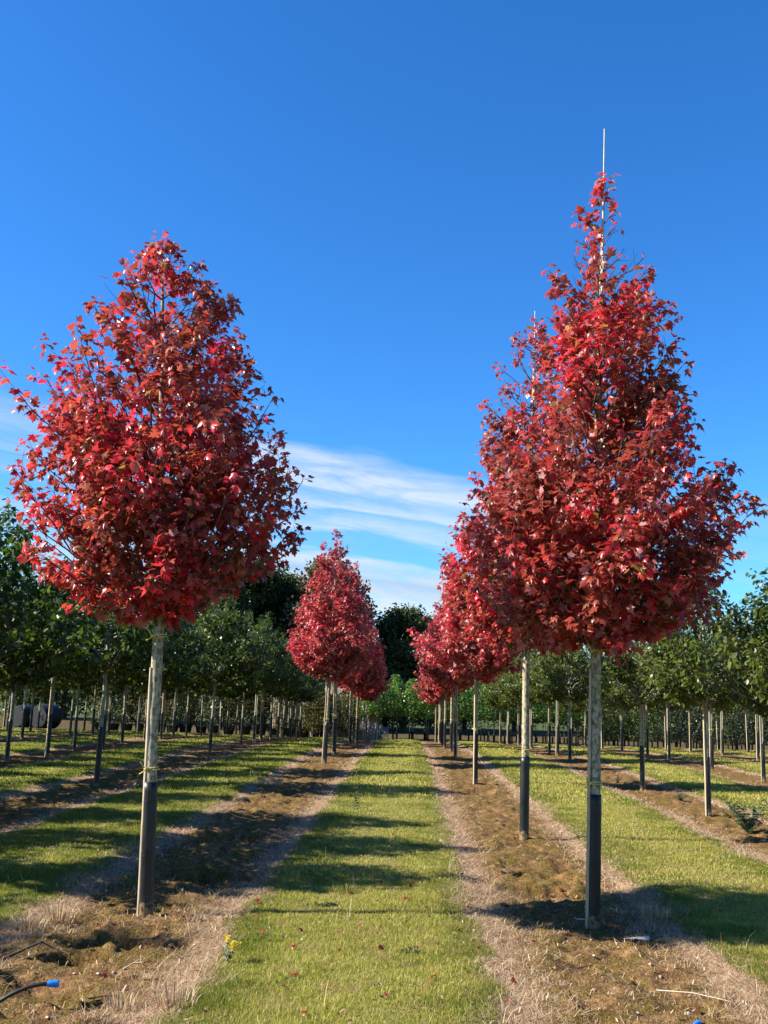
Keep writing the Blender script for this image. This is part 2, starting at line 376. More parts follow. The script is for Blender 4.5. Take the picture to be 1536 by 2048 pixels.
# ------------------------------------------------------------------ leaves
def leaf_template(kind):
    if kind == 'maple':
        h = [(.0, .0), (.16, -.07), (.40, -.02), (.33, .14), (.55, .38), (.62, .52), (.40, .46), (.24, .44), (.28, .66), (.13, .74), (.0, 1.04)]
    elif kind == 'maple_lo':
        h = [(.0, .0), (.38, -.02), (.30, .18), (.60, .50), (.25, .46), (.0, 1.02)]
    else:
        h = [(.0, .0), (.33, .28), (.28, .66), (.0, 1.0)]
    pts = h+[(-x, y) for x, y in reversed(h[1:-1])]
    v = [(x, y, -.22*abs(x)-.22*y*y+.05) for x, y in pts]
    v.append((0, .34, .06)); n = len(pts)
    f = [(i, (i+1) % n, n) for i in range(n)]
    if kind in ('leaf',):
        v = v[:-1]; f = [(0, i, i+1) for i in range(1, n-1)]
    return np.array(v), np.array(f)
def leaves_mesh(name, P, D, Nn, S, kind, mat, r=rng):
    """P base, D tip direction, Nn approximate normal, S size"""
    T, TF = leaf_template(kind)
    D = D/(np.linalg.norm(D, axis=1)[:, None]+1e-9)
    X = np.cross(D, Nn); X /= np.linalg.norm(X, axis=1)[:, None]+1e-9
    Z = np.cross(X, D)
    wv = 1+r.normal(0, .12, len(P)); zc = 1+r.normal(0, 1.5, len(P))
    V = P[:, None]+S[:, None, None]*(T[None, :, 0:1]*(X*wv[:, None])[:, None]+T[None, :, 1:2]*D[:, None]+T[None, :, 2:3]*(Z*zc[:, None])[:, None])
    k = len(T); Fc = (TF[None]+(np.arange(len(P))*k)[:, None, None]).reshape(-1, 3)
    return mesh_from(name, V.reshape(-1, 3), Fc, 3, mat)

def nrm(v): return v/(np.linalg.norm(v)+1e-9)
def build_crown(r, env, zb, zt, nb, axis=lambda z: np.array([0., 0., z]), rise=(35, 58), nsub=5, sub_len=(.22, .5), step=.045, lsize=(.07, .11),
                kind='maple', mat=None, tw=None, name='crown', trunk_r=.035, pet=.05, lone=.12, lonefac=(1.02, 1.22), voids=16, inner=.3, minrise=.05):
    """env(z, azimuth) gives how far the shoots reach at height z. Returns (leaf mesh, limb mesh)."""
    zs = np.linspace(zb, zt, 80)
    wts = np.array([np.mean([env(z, a) for a in (0, 1.57, 3.14, 4.71)]) for z in zs])+.04
    cdf = np.cumsum(wts)/wts.sum()
    Tb = Tris(); P = []; D = []; NN = []; S = []
    def shoot(p0, d0, ln, rad, first=0.0, lf=1.0, up=.25):
        n = max(3, int(ln/.09)+2); d = nrm(d0); pts = [p0.copy()]
        for i in range(n-1):
            d = nrm(d+np.array([0, 0, up/n])+r.normal(0, .07, 3)); pts.append(pts[-1]+d*ln/(n-1))
        pts = np.array(pts)
        Tb.tube(pts, np.linspace(rad, rad*.35, n), 3 if rad < .005 else 5, cap=False)
        m = int(ln*(1-first)/step); ph = r.uniform(0, 6.28)
        for j in range(m+2):
            t = first+(1-first)*min(1, (j+.5)/(m+.5)); q = t*(n-1); i0 = min(int(q), n-2); p = pts[i0]+(pts[i0+1]-pts[i0])*(q-i0)
            td = nrm(pts[i0+1]-pts[i0])
            for sgn in (0, math.pi):
                if r.random() > lf: continue
                a = ph+(j % 2)*1.57+sgn+r.normal(0, .35)
                u = nrm(np.cross(td, [0.3, .2, 1])); w = np.cross(td, u)
                out = nrm(math.cos(a)*u+math.sin(a)*w+.35*td)
                base = p+out*pet*r.uniform(.5, 1.3)
                tip = nrm(out*.9+np.array([0, 0, -r.uniform(.05, .85)])+r.normal(0, .25, 3))
                no = nrm(np.array([out[0]*.25, out[1]*.25, 1.0])+r.normal(0, .36, 3))
                if r.random() < .12: no = nrm(r.normal(0, 1, 3))
                P.append(base); D.append(tip); NN.append(no); S.append(r.uniform(*lsize)*(1 if t < .85 else .75))
        return pts
    for b in range(nb):
        zq = float(np.interp((b+r.random())/nb, cdf, zs)); az = b*2.39996+r.normal(0, .25)
        fac = r.uniform(.74, 1.0) if r.random() > inner else r.uniform(.3, .75)
        if r.random() < lone: fac = r.uniform(*lonefac)
        re = env(zq, az)*fac
        z0 = max(zb-.05+.2*r.random(), zq-max(minrise, re*math.tan(R(r.uniform(*rise)))))
        ctr = axis(zq); p2 = ctr+np.array([math.cos(az)*re, math.sin(az)*re, 0]); p0 = axis(z0)
        p1 = p0*.5+p2*.5+np.array([math.cos(az), math.sin(az), -.6])*re*.10
        n = max(4, int(np.linalg.norm(p2-p0)/.12)+2); t = np.linspace(0, 1, n)[:, None]
        pts = (1-t)**2*p0+2*t*(1-t)*p1+t*t*p2; pts[1:-1] += r.normal(0, .012, (n-2, 3))
        ln = np.linalg.norm(p2-p0); rad = .004+.009*min(1, ln)
        Tb.tube(pts, np.linspace(rad, .0028, n), 5, cap=False)
        outd = np.array([math.cos(az), math.sin(az), 0])
        # end shoot
        last = nrm(pts[-1]-pts[-2])
        for k in range(nsub):
            tt = r.uniform(.3, .97) if k else .99
            q = tt*(n-1); i0 = min(int(q), n-2); p = pts[i0]+(pts[i0+1]-pts[i0])*(q-i0)
            side = r.normal(0, 1, 3); side[2] = abs(side[2])*.4-.15
            d0 = nrm(last*.8+outd*.35+side*.65) if k else last
            L_ = r.uniform(*sub_len)*min(1, max(.22, env(zq, az)/.55))*(1.0 if k else .45)
            # keep shoots inside the outline
            e = p+d0*L_; c = axis(min(e[2], zt)); rr = math.hypot(e[0]-c[0], e[1]-c[1]); lim = env(min(max(e[2], zb), zt), math.atan2(e[1]-c[1], e[0]-c[0]))*1.0
            if rr > lim and r.random() > .08: L_ *= .35
            if e[2] < zb-.28: d0[2] = abs(d0[2])
            shoot(p, d0, L_, .0032, 0, .93)
        m = int(ln*.55/step)
        for j in range(m):
            tt = .35+.65*(j+.5)/m; q = tt*(n-1); i0 = min(int(q), n-2); p = pts[i0]+(pts[i0+1]-pts[i0])*(q-i0)
            out = nrm(r.normal(0, 1, 3)+outd*.4)
            P.append(p+out*pet); D.append(nrm(out+np.array([0, 0, -.7]))); NN.append(nrm(np.array([0, 0, 1.])+r.normal(0, .5, 3))); S.append(r.uniform(*lsize))
    # the leading shoot itself
    top = axis(zt); lo = axis(zt-.5)
    shoot(lo, top-lo, .5, .005, .25, .95, 0)
    P = np.array(P); D = np.array(D); NN = np.array(NN); S = np.array(S); keep = np.ones(len(P), bool)
    for q in range(voids):                      # gaps between the sprays
        zv = zb+(zt-zb)*r.uniform(.08, .85); av = r.uniform(0, 6.28); rv = env(zv, av)*r.uniform(.45, 1.0)
        c = axis(zv)+np.array([math.cos(av)*rv, math.sin(av)*rv, 0]); d = (P-c)/np.array([1, 1, r.uniform(.7, 1.5)])
        keep &= ~((np.linalg.norm(d, axis=1) < r.uniform(.12, .26)) & (r.random(len(P)) < .85))
    P = P[keep]; D = D[keep]; NN = NN[keep]; S = S[keep]
    lm = leaves_mesh(name, P, D, NN, S, kind, mat, r)
    bm_ = Tb.mesh(name+'_limbs', tw or MAT['twig'], True)
    return lm, bm_

def trunk_mesh(name, axis, z1, r0, r1, mat, k=12, sides=True, seed=1, rtop=.008, flare=.0):
    rr = np.random.default_rng(seed); T = Tris(); zs = np.concatenate([np.linspace(-.12, 2.2, 16), np.linspace(2.35, z1, 12)])
    pts = np.array([axis(max(z, -.1)) for z in zs]); pts[:, 2] = zs
    rad = np.where(zs < 2.2, np.interp(zs, [0, 2.2], [r0, r1]), np.interp(zs, [2.2, z1], [r1, rtop]))
    rad = rad*(1+rr.normal(0, .018, len(zs)))+flare*np.exp(-np.maximum(zs, 0)/.08)
    pts[:, :2] += rr.normal(0, .0025, (len(zs), 2))
    T.tube(pts, rad, k)
    return T.mesh(name, mat, True)
def guard_mesh(axis, h, r0, k=20, seed=1):
    rr = np.random.default_rng(seed); T = Tris()
    zs = np.linspace(.0, h, 16); pts = np.array([axis(z) for z in zs]); rad = r0*(1+rr.normal(0, .012, 16)); rad[0] *= 1.02
    a = np.arange(k)*2*math.pi/k; V = []
    for i in range(16):
        q = rad[i]*(1+rr.normal(0, .006, k)); V.append(np.stack([pts[i][0]+np.cos(a)*q, pts[i][1]+np.sin(a)*q, np.full(k, zs[i])], -1))
    rim = np.stack([pts[-1][0]+np.cos(a)*(rad[-1]-.003), pts[-1][1]+np.sin(a)*(rad[-1]-.003), np.full(k, h)], -1)
    low = rim.copy(); low[:, :2] = pts[-1][:2]+(rim[:, :2]-pts[-1][:2]); low[:, 2] = h-.05
    V += [rim, low]; V = np.concatenate(V); n = 18
    i = np.arange(n-1)[:, None]*k; j = np.arange(k)[None]; j2 = (j+1) % k
    T.add(V, np.stack([i+j, i+j2, i+k+j2, i+k+j], -1).reshape(-1, 4))
    # overlapping seam down the front and two thin binding wires
    T.tube([np.array([axis(z)[0]+.35*r0, axis(z)[1]-.95*r0, z]) for z in np.linspace(.01, h-.004, 9)], .0028, 4)
    for z in (.47*h+.02, .86*h):
        c = axis(z); aa = np.linspace(0, 2*math.pi, 21)
        T.tube(np.stack([c[0]+np.cos(aa)*(r0+.0015), c[1]+np.sin(aa)*(r0+.0015), z+.004*np.sin(aa)], -1), .0022, 4, cap=False)
    return T.mesh('trunk_guard', MAT['guard'], True)
def box_post(p0, p1, w, mat, name='stake', seed=0):
    """square sawn stake with chamfered top between two points"""
    rr = np.random.default_rng(seed); T = Tris(); n = 8
    t = np.linspace(0, 1, n); pts = np.array(p0)[None]*(1-t[:, None])+np.array(p1)[None]*t[:, None]
    pts[:, :2] += rr.normal(0, w*.05, (n, 2))
    c = np.array([(-1, -1), (1, -1), (1, 1), (-1, 1)])*w/2; V = []
    for i in range(n):
        s = 1 if i < n-1 else .7
        V.append(np.concatenate([pts[i][:2]+c*s, np.full((4, 1), pts[i][2])], 1))
    V = np.concatenate(V); i = np.arange(n-1)[:, None]*4; j = np.arange(4)[None]; j2 = (j+1) % 4
    T.add(V, np.stack([i+j, i+j2, i+4+j2, i+4+j], -1).reshape(-1, 4)); T.add(V[-4:], [[0, 1, 2, 3]])
    return T.mesh(name, mat)
def tie_mesh(c, rx, ry, cx, seed=0, w=.011, tail=True):
    """band round trunk and stake, with a loose knotted end"""
    rr = np.random.default_rng(seed); T = Tris(); a = np.linspace(0, 2*math.pi, 25)
    for lay in (0, 1):
        pts = np.stack([c[0]+cx+np.cos(a)*(rx+lay*.002), c[1]+np.sin(a)*(ry+lay*.002), c[2]+np.sin(a*1+lay)*.006+lay*.012], -1)
        T.tube(pts, .0045, 5, cap=False)
    if tail:
        p = np.array([c[0]+cx-rx*.7, c[1]-ry*.85, c[2]])
        for s in (-1, 1):
            T.tube([p, p+np.array([-.015, -.015, .02*s]), p+np.array([-.04, -.02, .045*s+.01])], .0045, 5)
        T.tube([p+np.array([-.008, 0, 0]), p+np.array([.01, -.008, .004])], .011, 6)
    return T.mesh('tie', MAT['tie'], True)

# ------------------------------------------------------------------ ground sheet
def axis_lines(segs):
    out = []
    for a, b, n in segs: out.append(np.linspace(a, b, n, endpoint=False))
    out.append([segs[-1][1]]); return np.concatenate(out)
xl = axis_lines([(-900, -120, 8), (-120, -40, 16), (-40, -12, 40), (-12, -5, 70), (-5, 4.8, 392), (4.8, 12, 72), (12, 40, 40), (40, 120, 16), (120, 900, 8)])
yl = axis_lines([(-60, 0, 12), (0, 4.2, 20), (4.2, 10, 260), (10, 16, 150), (16, 30, 140), (30, 60, 90), (60, 120, 24), (120, 400, 12), (400, 1600, 8)])
gx, gy = np.meshgrid(xl, yl); gz = H(gx, gy)
nx, ny = len(xl), len(yl); i = np.arange(ny-1)[:, None]*nx; j = np.arange(nx-1)[None]
fq = np.stack([i+j, i+j+1, i+nx+j+1, i+nx+j], -1).reshape(-1, 4)
gme = mesh_from('ground', np.stack([gx, gy, gz], -1).reshape(-1, 3), fq, 4, MAT['ground'], True)
link('ground', gme, kind='structure', label='mown grass paths between bare straw-strewn planting strips')

# ------------------------------------------------------------------ grass and dead grass
def blades(n, xr, yr, wid, hei, lean, ok, flat=False, clump=1.0):
    x = rng.uniform(*xr, n); y = rng.uniform(*yr, n)
    keep = (np.abs(x+.0*y) < .43*y+1.0) & ok(x, y); x = x[keep]; y = y[keep]; n = len(x)
    z = H(x, y); hn = .35+1.0*(fbm(x*2.3, y*2.3, 3)+.5)+1.1*np.maximum(0, fbm(x*6+20, y*6, 2)+.12)
    h = rng.uniform(*hei, n)*hn; w = rng.uniform(*wid, n); a = rng.uniform(0, 2*math.pi, n); la = rng.uniform(0, 2*math.pi, n)
    le = rng.uniform(*lean, n)
    lx = np.cos(la)*np.sin(le); ly = np.sin(la)*np.sin(le); lz = np.cos(le)
    wx = np.cos(a)*w/2; wy = np.sin(a)*w/2
    b = np.stack([x, y, z-.004], -1)
    side = np.stack([wx, wy, 0*wx], -1); mid = b+np.stack([lx*.45, ly*.45, lz*.62+.05], -1)*h[:, None]
    tip = b+np.stack([lx*1.15, ly*1.15, lz*.95], -1)*h[:, None]
    if flat: mid[:, 2] = z+rng.uniform(.004, .035, n); tip[:, 2] = z+rng.uniform(.0, .03, n); mid[:, :2] = (b[:, :2]+tip[:, :2])/2+rng.normal(0, .008, (n, 2))
    V = np.stack([b-side, b+side, mid+side*.8, mid-side*.8, tip], 1).reshape(-1, 3)
    k = np.arange(n)[:, None]*5
    Fc = np.concatenate([k+[0, 1, 2], k+[0, 2, 3], k+[3, 2, 4]])
    return V, Fc
def join(parts):
    V = []; Fc = []; n = 0
    for v, f in parts: V.append(v); Fc.append(f+n); n += len(v)
    return np.concatenate(V), np.concatenate(Fc)
edge = lambda x, y: rowdist(x)+fbm(x*2.2+40, y*2.2, 3)*.35
isg = lambda x, y: (edge(x, y) > .76) & (y < 50)
iss = lambda x, y: (edge(x, y) > .50-.22*rng.random(len(x))**2) & (edge(x, y) < .84)
V, Fc = join([blades(760000, (-4.2, 4.6), (4.4, 9), (.0016, .0034), (.016, .040), (.15, 1.25), isg),
              blades(480000, (-7, 7), (9, 16), (.003, .006), (.018, .044), (.15, 1.15), isg),
              blades(380000, (-14, 14), (16, 30), (.008, .014), (.025, .055), (.1, .9), isg),
              blades(260000, (-23, 23), (30, 50), (.018, .03), (.03, .06), (.1, .9), isg)])
link('grass', mesh_from('grass', V, Fc, 3, MAT['grass']), kind='stuff', label='short mown yellow-green grass on the paths between the tree rows')
V, Fc = join([blades(150000, (-4.2, 4.6), (4.4, 9), (.0016, .0032), (.05, .14), (1.0, 1.5), iss, True),
              blades(95000, (-7, 7), (9, 16), (.003, .006), (.06, .14), (1.0, 1.5), iss, True),
              blades(90000, (-14, 14), (16, 34), (.008, .015), (.06, .14), (1.0, 1.5), iss, True),
              blades(16000, (-4.2, 4.6), (4.4, 12), (.0018, .003), (.05, .13), (.1, .8), lambda x, y: iss(x, y) & (fbm(x*1.7+9, y*1.7, 2) > .08))])
link('dead_grass', mesh_from('dead_grass', V, Fc, 3, MAT['straw']), kind='stuff', label='flattened pale dead grass along the edges of the planting strips')
V, Fc = join([blades(9000, (-3.2, 2.6), (4.4, 12), (.0016, .0032), (.03, .10), (1.0, 1.5), lambda x, y: (edge(x, y) < .6), True),
              blades(3500, (-3.2, 2.6), (4.4, 9), (.004, .009), (.012, .03), (.8, 1.5), lambda x, y: (edge(x, y) < .7), True)])
link('dry_litter', mesh_from('dry_litter', V, Fc, 3, MAT['straw']), kind='stuff', label='scattered dry stems and chips littering the bare soil')
V, Fc = blades(8500, (-3.6, 4.2), (4.5, 16), (.008, .024), (.012, .030), (.9, 1.5), lambda x, y: (edge(x, y) > .7) & (fbm(x*1.3+5, y*1.3, 3) > -.08))
V[:, 2] += .018
link('leaf_litter', mesh_from('leaf_litter', V, Fc, 3, MAT['litter']), kind='stuff', label='brown crumbs of old leaf scattered over the grass')
V, Fc = blades(15000, (-3.6, 4.2), (4.5, 14), (.010, .020), (.012, .026), (.6, 1.35), lambda x, y: (edge(x, y) > .72) & (fbm(x*2.6+51, y*2.6+9, 3) > .16))
V[:, 2] += .010
link('clover', mesh_from('clover', V, Fc, 3, MAT['weed_leaf']), kind='stuff', label='small dark patches of broad-leaved clover in the grass')
V, Fc = blades(2600, (-4, 4.4), (4.5, 20), (.0016, .003), (.07, .17), (.05, .5), lambda x, y: (edge(x, y) > .66) & (fbm(x*1.9+8, y*1.9, 3) > .02))
link('seed_stalks', mesh_from('seed_stalks', V, Fc, 3, MAT['straw']), kind='stuff', label='sparse thin dry seed stalks standing in the grass')
# thin stray grass and moss sprigs on the soil
V, Fc = join([blades(30000, (-3, 2.4), (4.4, 10), (.0018, .003), (.008, .022), (.2, 1.3), lambda x, y: (edge(x, y) < .45) & (fbm(x*2.9+3, y*2.9, 3) > -.02))])
link('moss', mesh_from('moss', V, Fc, 3, MAT['grass']), kind='stuff', label='thin moss and tiny sprigs on the bare soil')

# ------------------------------------------------------------------ red maples
def px_env(tab, curve, Y, fbk=1.0):
    """outline table (py, left px, right px) to a reach function round a leaning axis"""
    cp = np.array([at(a, b, Y) for a, b in curve]); cp = cp[np.argsort(cp[:, 1])]
    axx = lambda z: float(np.interp(z, cp[:, 1], cp[:, 0]))
    zs = []; Lr = []; Rr = []
    for py, l, r_ in tab:
        xl_, z = at(l, py, Y); xr_, z2 = at(r_, py, Y); zz = (z+z2)/2; ax = axx(zz)
        zs.append(zz); Lr.append(max(.03, ax-xl_)); Rr.append(max(.03, xr_-ax))
    o = np.argsort(zs); zs = np.array(zs)[o]; Lr = np.array(Lr)[o]; Rr = np.array(Rr)[o]
    def env(z, a):
        l = np.interp(z, zs, Lr); r_ = np.interp(z, zs, Rr); c = math.cos(a); m = (l+r_)/2*fbk
        return (r_*max(c, 0)**2+l*max(-c, 0)**2+m*math.sin(a)**2)
    return env, axx, zs[0], zs[-1]
MAPLES = []
def near_maple(base, curve, tab, label, seed, nb, stake, guard_h=.93, r0=.045, r1=.040, lsize=(.040, .084), kind='maple', mat='red_leaf', cane=None, fbk=1.0, nsub=6, branch_angle=(32, 56), ties=(1.0, 2.0)):
    x0, Y = ground(*base); env, axx, zb, zt = px_env(tab, curve, Y, fbk)
    rr = np.random.default_rng(seed); gz_ = Hs(x0, Y)
    root = empty('red_maple', (x0, Y, gz_), label, 'tree', 'red maples along the grass path')
    ax = lambda z: np.array([axx(z+gz_)-x0, 0.0, z])
    e2 = lambda z, a: env(z+gz_, a)
    lm, bm_ = build_crown(rr, e2, zb-gz_, zt-gz_, nb, ax, rise=branch_angle, nsub=nsub, lsize=lsize, kind=kind, mat=MAT[mat], name='crown', inner=.32, lonefac=(1.0, 1.12), voids=46, lone=.20)
    link('trunk', trunk_mesh('trunk', ax, zt-gz_-.15, r0, r1, MAT['bark'], 16, seed=seed), root)
    link('limbs', bm_, root); link('crown', lm, root)
    link('trunk_guard', guard_mesh(ax, guard_h, r0+.008, seed=seed), root)
    if stake:
        (sx0, sy0), (sx1, sy1), w = stake
        X0, _ = at(sx0, sy0, Y-.03); X1, Z1 = at(sx1, sy1, Y-.03)
        link('stake', box_post((X0-x0, -.03, -.05), (X1-x0, -.03, Z1-gz_), w, MAT['stake'], seed=seed), root)
        for k, z in enumerate(ties):
            c = ax(z); xs = (X0-x0)+(X1-X0)*z/(Z1-gz_); half = (c[0]+.047-xs+w*.6)/2
            link('tie', tie_mesh((c[0], -.004, z), half, .052, (c[0]+.05-half)-c[0], seed+k), root)
    if cane:
        (cx0, cy0), (cx1, cy1) = cane
        X0, Z0 = at(cx0, cy0, Y-.02); X1, Z1 = at(cx1, cy1, Y-.02)
        T = Tris(); n = 10; t = np.linspace(0, 1, n)
        T.tube(np.stack([(X0+(X1-X0)*t)-x0, np.full(n, -.02), Z0+(Z1-Z0)*t-gz_], -1), np.linspace(.008, .0055, n), 7)
        link('cane', T.mesh('cane', MAT['dry_cane'], True), root)
    MAPLES.append(root)
    return root
TAB_L = [(468, 322, 332), (492, 305, 345), (505, 292, 378), (540, 268, 405), (575, 235, 432), (617, 208, 450), (660, 185, 462), (700, 165, 475), (730, 140, 520), (762, 110, 530), (804, 85, 535), (846, 62, 545),
         (887, 48, 550), (929, 35, 580), (971, 40, 600), (1012, 60, 600), (1054, 85, 592), (1096, 100, 550), (1137, 110, 470), (1179, 110, 430), (1220, 180, 360), (1243, 230, 335)]
near_maple((291, 1832), [(291, 1832), (301, 1560), (309, 1400), (318, 1240), (323, 900), (326, 470)], TAB_L, 'nearest red maple left of the grass path, bare trunk in a black sleeve', 11, 175,
           ((277, 1832), (302, 1335), .022), ties=(1.02, 1.98))
TAB_R = [(357, 1203, 1213), (400, 1196, 1219), (425, 1190, 1226), (450, 1168, 1248), (480, 1156, 1265), (520, 1145, 1280), (560, 1112, 1302), (600, 1095, 1322), (650, 1088, 1340), (700, 1092, 1355), (760, 1085, 1368), (820, 1055, 1380),
         (870, 1010, 1405), (930, 985, 1440), (980, 965, 1468), (1040, 950, 1478), (1100, 945, 1480), (1150, 955, 1468), (1200, 975, 1425), (1250, 1020, 1350), (1288, 1090, 1285)]
near_maple((1186, 1850), [(1186, 1850), (1189, 1560), (1192, 1330), (1197, 900), (1203, 540), (1208, 357)], TAB_R, 'tallest nearest red maple right of the path, thin cane above its top', 23, 215,
           ((1173, 1850), (1181, 1338), .020), guard_h=.95, cane=((1202, 700), (1209, 258)), ties=(1.03, 2.0))
TAB_R2 = [(640, 1064, 1076), (670, 1045, 1090), (700, 1010, 1110), (760, 1005, 1130), (820, 965, 1150), (880, 962, 1165), (940, 940, 1180), (1000, 928, 1190), (1050, 912, 1200), (1100, 900, 1205), (1150, 900, 1205), (1200, 905, 1195), (1250, 935, 1170), (1295, 990, 1110)]
near_maple((1048, 1680), [(1048, 1680), (1053, 1310), (1066, 800), (1070, 640)], TAB_R2, 'second red maple right of the path, straight pale trunk behind the tallest one', 31, 150,
           ((1043, 1680), (1050, 1330), .014), guard_h=.93, r0=.046, r1=.04, kind='maple', cane=((1068, 800), (1070, 622)), ties=(1.0,))

# generic crowns shared by the farther trees
def gen_env(zb, zt, rmax, zw, r, pw=.8, lump=.18):
    ph = r.uniform(0, 6.28, 6); am = r.uniform(.4, 1, 6)*lump
    def env(z, a):
        if z < zw: q = .35+.65*math.sin(min(1, max(0, (z-zb)/(zw-zb)))*math.pi/2)
        else: q = max(0, 1-((z-zw)/(zt-zw)))**pw
        s = 1+sum(am[k]*math.sin((k % 3+1)*a+ph[k]+z*(2+k*.7)) for k in range(6))*.5
        return max(.03, rmax*q*s)
    return env
def variant(seed, zb, zt, rmax, zw, nb, lsize, kind, mat, pw=.8, limb='twig', **kw):
    r = np.random.default_rng(seed); e = gen_env(zb, zt, rmax, zw, r, pw)
    return build_crown(r, e, zb, zt, nb, lsize=lsize, kind=kind, mat=MAT[mat], tw=MAT[limb], **kw)
straight = lambda z: np.array([0., 0., z])
RV = [variant(101+k, 1.95, 5.45-.15*k, 1.10, 2.85, 105, (.07, .115), 'maple_lo', 'red_leaf_far', pw=.75, nsub=5) for k in range(3)]
TR = [trunk_mesh('trunk', straight, 5.0, .043, .036, MAT['bark'], 10, seed=s) for s in (1, 2)]
GD = guard_mesh(straight, .92, .050, 12)
STK = [box_post((-.055, -.02, -.05), (-.05, -.02, h), .024, MAT['stake'], seed=k) for k, h in enumerate((2.0, 2.15, 1.7))]
TIE = tie_mesh((0, 0, 1.0), .062, .052, -.012, 5)
def std_tree(name, x, y, crown, trunk, guard, stake, label, cat, group, rz, sc=1.0, tie=True, lean=(0, 0)):
    root = empty(name, (x, y, Hs(x, y)), label, cat, group, rz, sc)
    root.rotation_euler = (lean[0], lean[1], rz)
    link('trunk', trunk, root)
    if crown: link('limbs', crown[1], root); link('crown', crown[0], root)
    if guard: link('trunk_guard', guard, root)
    if stake: link('stake', stake, root)
    if tie: link('tie', TIE, root)
    return root
ordn = ['first', 'second', 'third', 'fourth', 'fifth', 'sixth', 'seventh', 'eighth', 'ninth', 'tenth', 'eleventh', 'twelfth', 'thirteenth', 'fourteenth', 'fifteenth', 'sixteenth', 'seventeenth', 'eighteenth', 'nineteenth', 'twentieth', 'twenty-first', 'twenty-second', 'twenty-third', 'twenty-fourth', 'twenty-fifth', 'twenty-sixth', 'twenty-seventh', 'twenty-eighth']
XL, XR = ROW0-SP, ROW0
lefts = [(23.6, 0, 1.0, 0), (26.2, 1, 1.0, 1), (34.5, 2, .97, 0), (37.2, 1, .93, 1), (46.5, 0, .92, 2)]
for n_, (y, v, s, k) in enumerate(lefts):
    std_tree('red_maple', XL+[0, .03, -.04, .05, 0][n_], y, RV[v], TR[k % 2], GD, STK[k], ['bright red maple left of the path with its stake set at the left', 'bright red maple close behind the foremost of the left far group',
             'middle red maple of the far group left of the path', 'fourth red maple of the far group left of the path', 'farthest red maple left of the path, before the reeds'][n_],
             'tree', 'red maples along the grass path', R(10*n_), s, lean=(0, R([1.2, -.5, 0, .4, 0][n_])))
rights = [(19.4, 0, 1.0, 0), (27.0, 1, .97, 1), (31.0, 2, .93, 0), (33.2, 0, .9, 1), (37.5, 1, .9, 2), (41.5, 2, .88, 0), (45.5, 0, .86, 0)]
for n_, (y, v, s, k) in enumerate(rights):
    std_tree('red_maple', XR+[.02, .0, .05, -.06, 0, .04, 0][n_], y, RV[(v+1) % 3], TR[k % 2], GD, STK[k], 'red maple %s along the row right of the path, counted from the camera' % ordn[n_+2],
             'tree', 'red maples along the grass path', R(40+57*n_), s)

# ------------------------------------------------------------------ green field trees
LG = [variant(201+k, 1.75, 4.15+.12*(k % 3), 1.24, 2.35, 96, (.065, .11), 'leaf', 'green_leaf', pw=.95, limb='green_bark', nsub=5, rise=(15, 45), step=.042, lone=.16) for k in range(5)]
FG = [variant(301+k, 1.72, 3.75+.15*(k % 3), 1.16, 2.5, 88, (.06, .10), 'leaf', 'field_leaf', pw=.62, limb='green_bark', nsub=5, rise=(15, 45), step=.042, lone=.2) for k in range(4)]
TG = [trunk_mesh('trunk', straight, 3.7, .036, .028, MAT['green_bark'], 9, seed=s) for s in (3, 4)]
GG = guard_mesh(straight, .90, .043, 10)
STG = [box_post((-.05, -.02, -.05), (-.045, -.02, h), .026, MAT['stake_grey'] if k % 2 else MAT['stake'], seed=20+k) for k, h in enumerate((1.9, 1.6, 2.05))]
rf = random.Random(5)
pos_l2 = [8.4, 10.2, 12.3, 16.5, 20.1, 26.5, 31.2, 33.3, 35.5, 37.7, 39.8, 42.0, 44.2, 46.3, 48.4]
rowsL = {1: pos_l2}
for k in range(2, 8):
    st = 5.2+.3*k if k < 3 else (13 if k == 3 else 3.16*k/.43-1)
    rowsL[k] = [st+2.15*q for q in range(30) if st+2.15*q < 49.5]
cnt = 0
for k, ys in rowsL.items():
    for q, y in enumerate(ys):
        if k > 1 and rf.random() < .08: continue
        x = ROW0-SP*(k+1)+rf.uniform(-.06, .06); yy = y+rf.uniform(-.12, .12)
        cr = LG[rf.randrange(5)]
        std_tree('green_tree', x, yy, cr, TG[q % 2], GG, STG[rf.randrange(3)] if rf.random() < .75 else None,
                 'dark green tree, %s along the %s row left of the left red maples' % (ordn[q], ordn[k-1]), 'tree', 'dark green trees left of the path',
                 rf.uniform(0, 6.28) if y > 20 else rf.uniform(-.4, .4), rf.uniform(.92, 1.06), rf.random() < .3, (0, R(rf.uniform(-1.2, 1.2))))
        cnt += 1
rowsR = {1: [11.6, 15.2, 19.2, 28.2, 30.2, 32.3, 36.5, 41.0, 44.6, 48.0], 2: [14.5, 18.2, 22.0, 25.8, 29.6, 32.6, 36.4, 40.0, 43.8, 47.5], 3: [20.5, 24.4, 28.8, 31.6, 35.0, 38.9, 42.8, 46.6],
         4: [26.0, 30.0, 34.1, 38.0, 42.1, 46.0], 5: [31.5, 35.5, 39.4, 43.4, 47.5], 6: [37.0, 41.0, 45.0, 48.5]}
for k, ys in rowsR.items():
    for q, y in enumerate(ys):
        x = ROW0+SP*k+rf.uniform(-.06, .06)-.02*k
        std_tree('green_tree', x, y, FG[rf.randrange(4)], TG[q % 2], GG, STG[(q+k) % 3],
                 'mid green tree, %s along the %s row right of the right red maples' % (ordn[q], ordn[k-1]), 'tree', 'mid green trees right of the path',
                 rf.uniform(-.5, .5) if k != 1 or q != 2 else 3.1, (.86 if y < 13 else rf.uniform(.90, 1.0)) if k < 3 else rf.uniform(.93, 1.04), rf.random() < .6, (0, R(rf.uniform(-1, 1))))

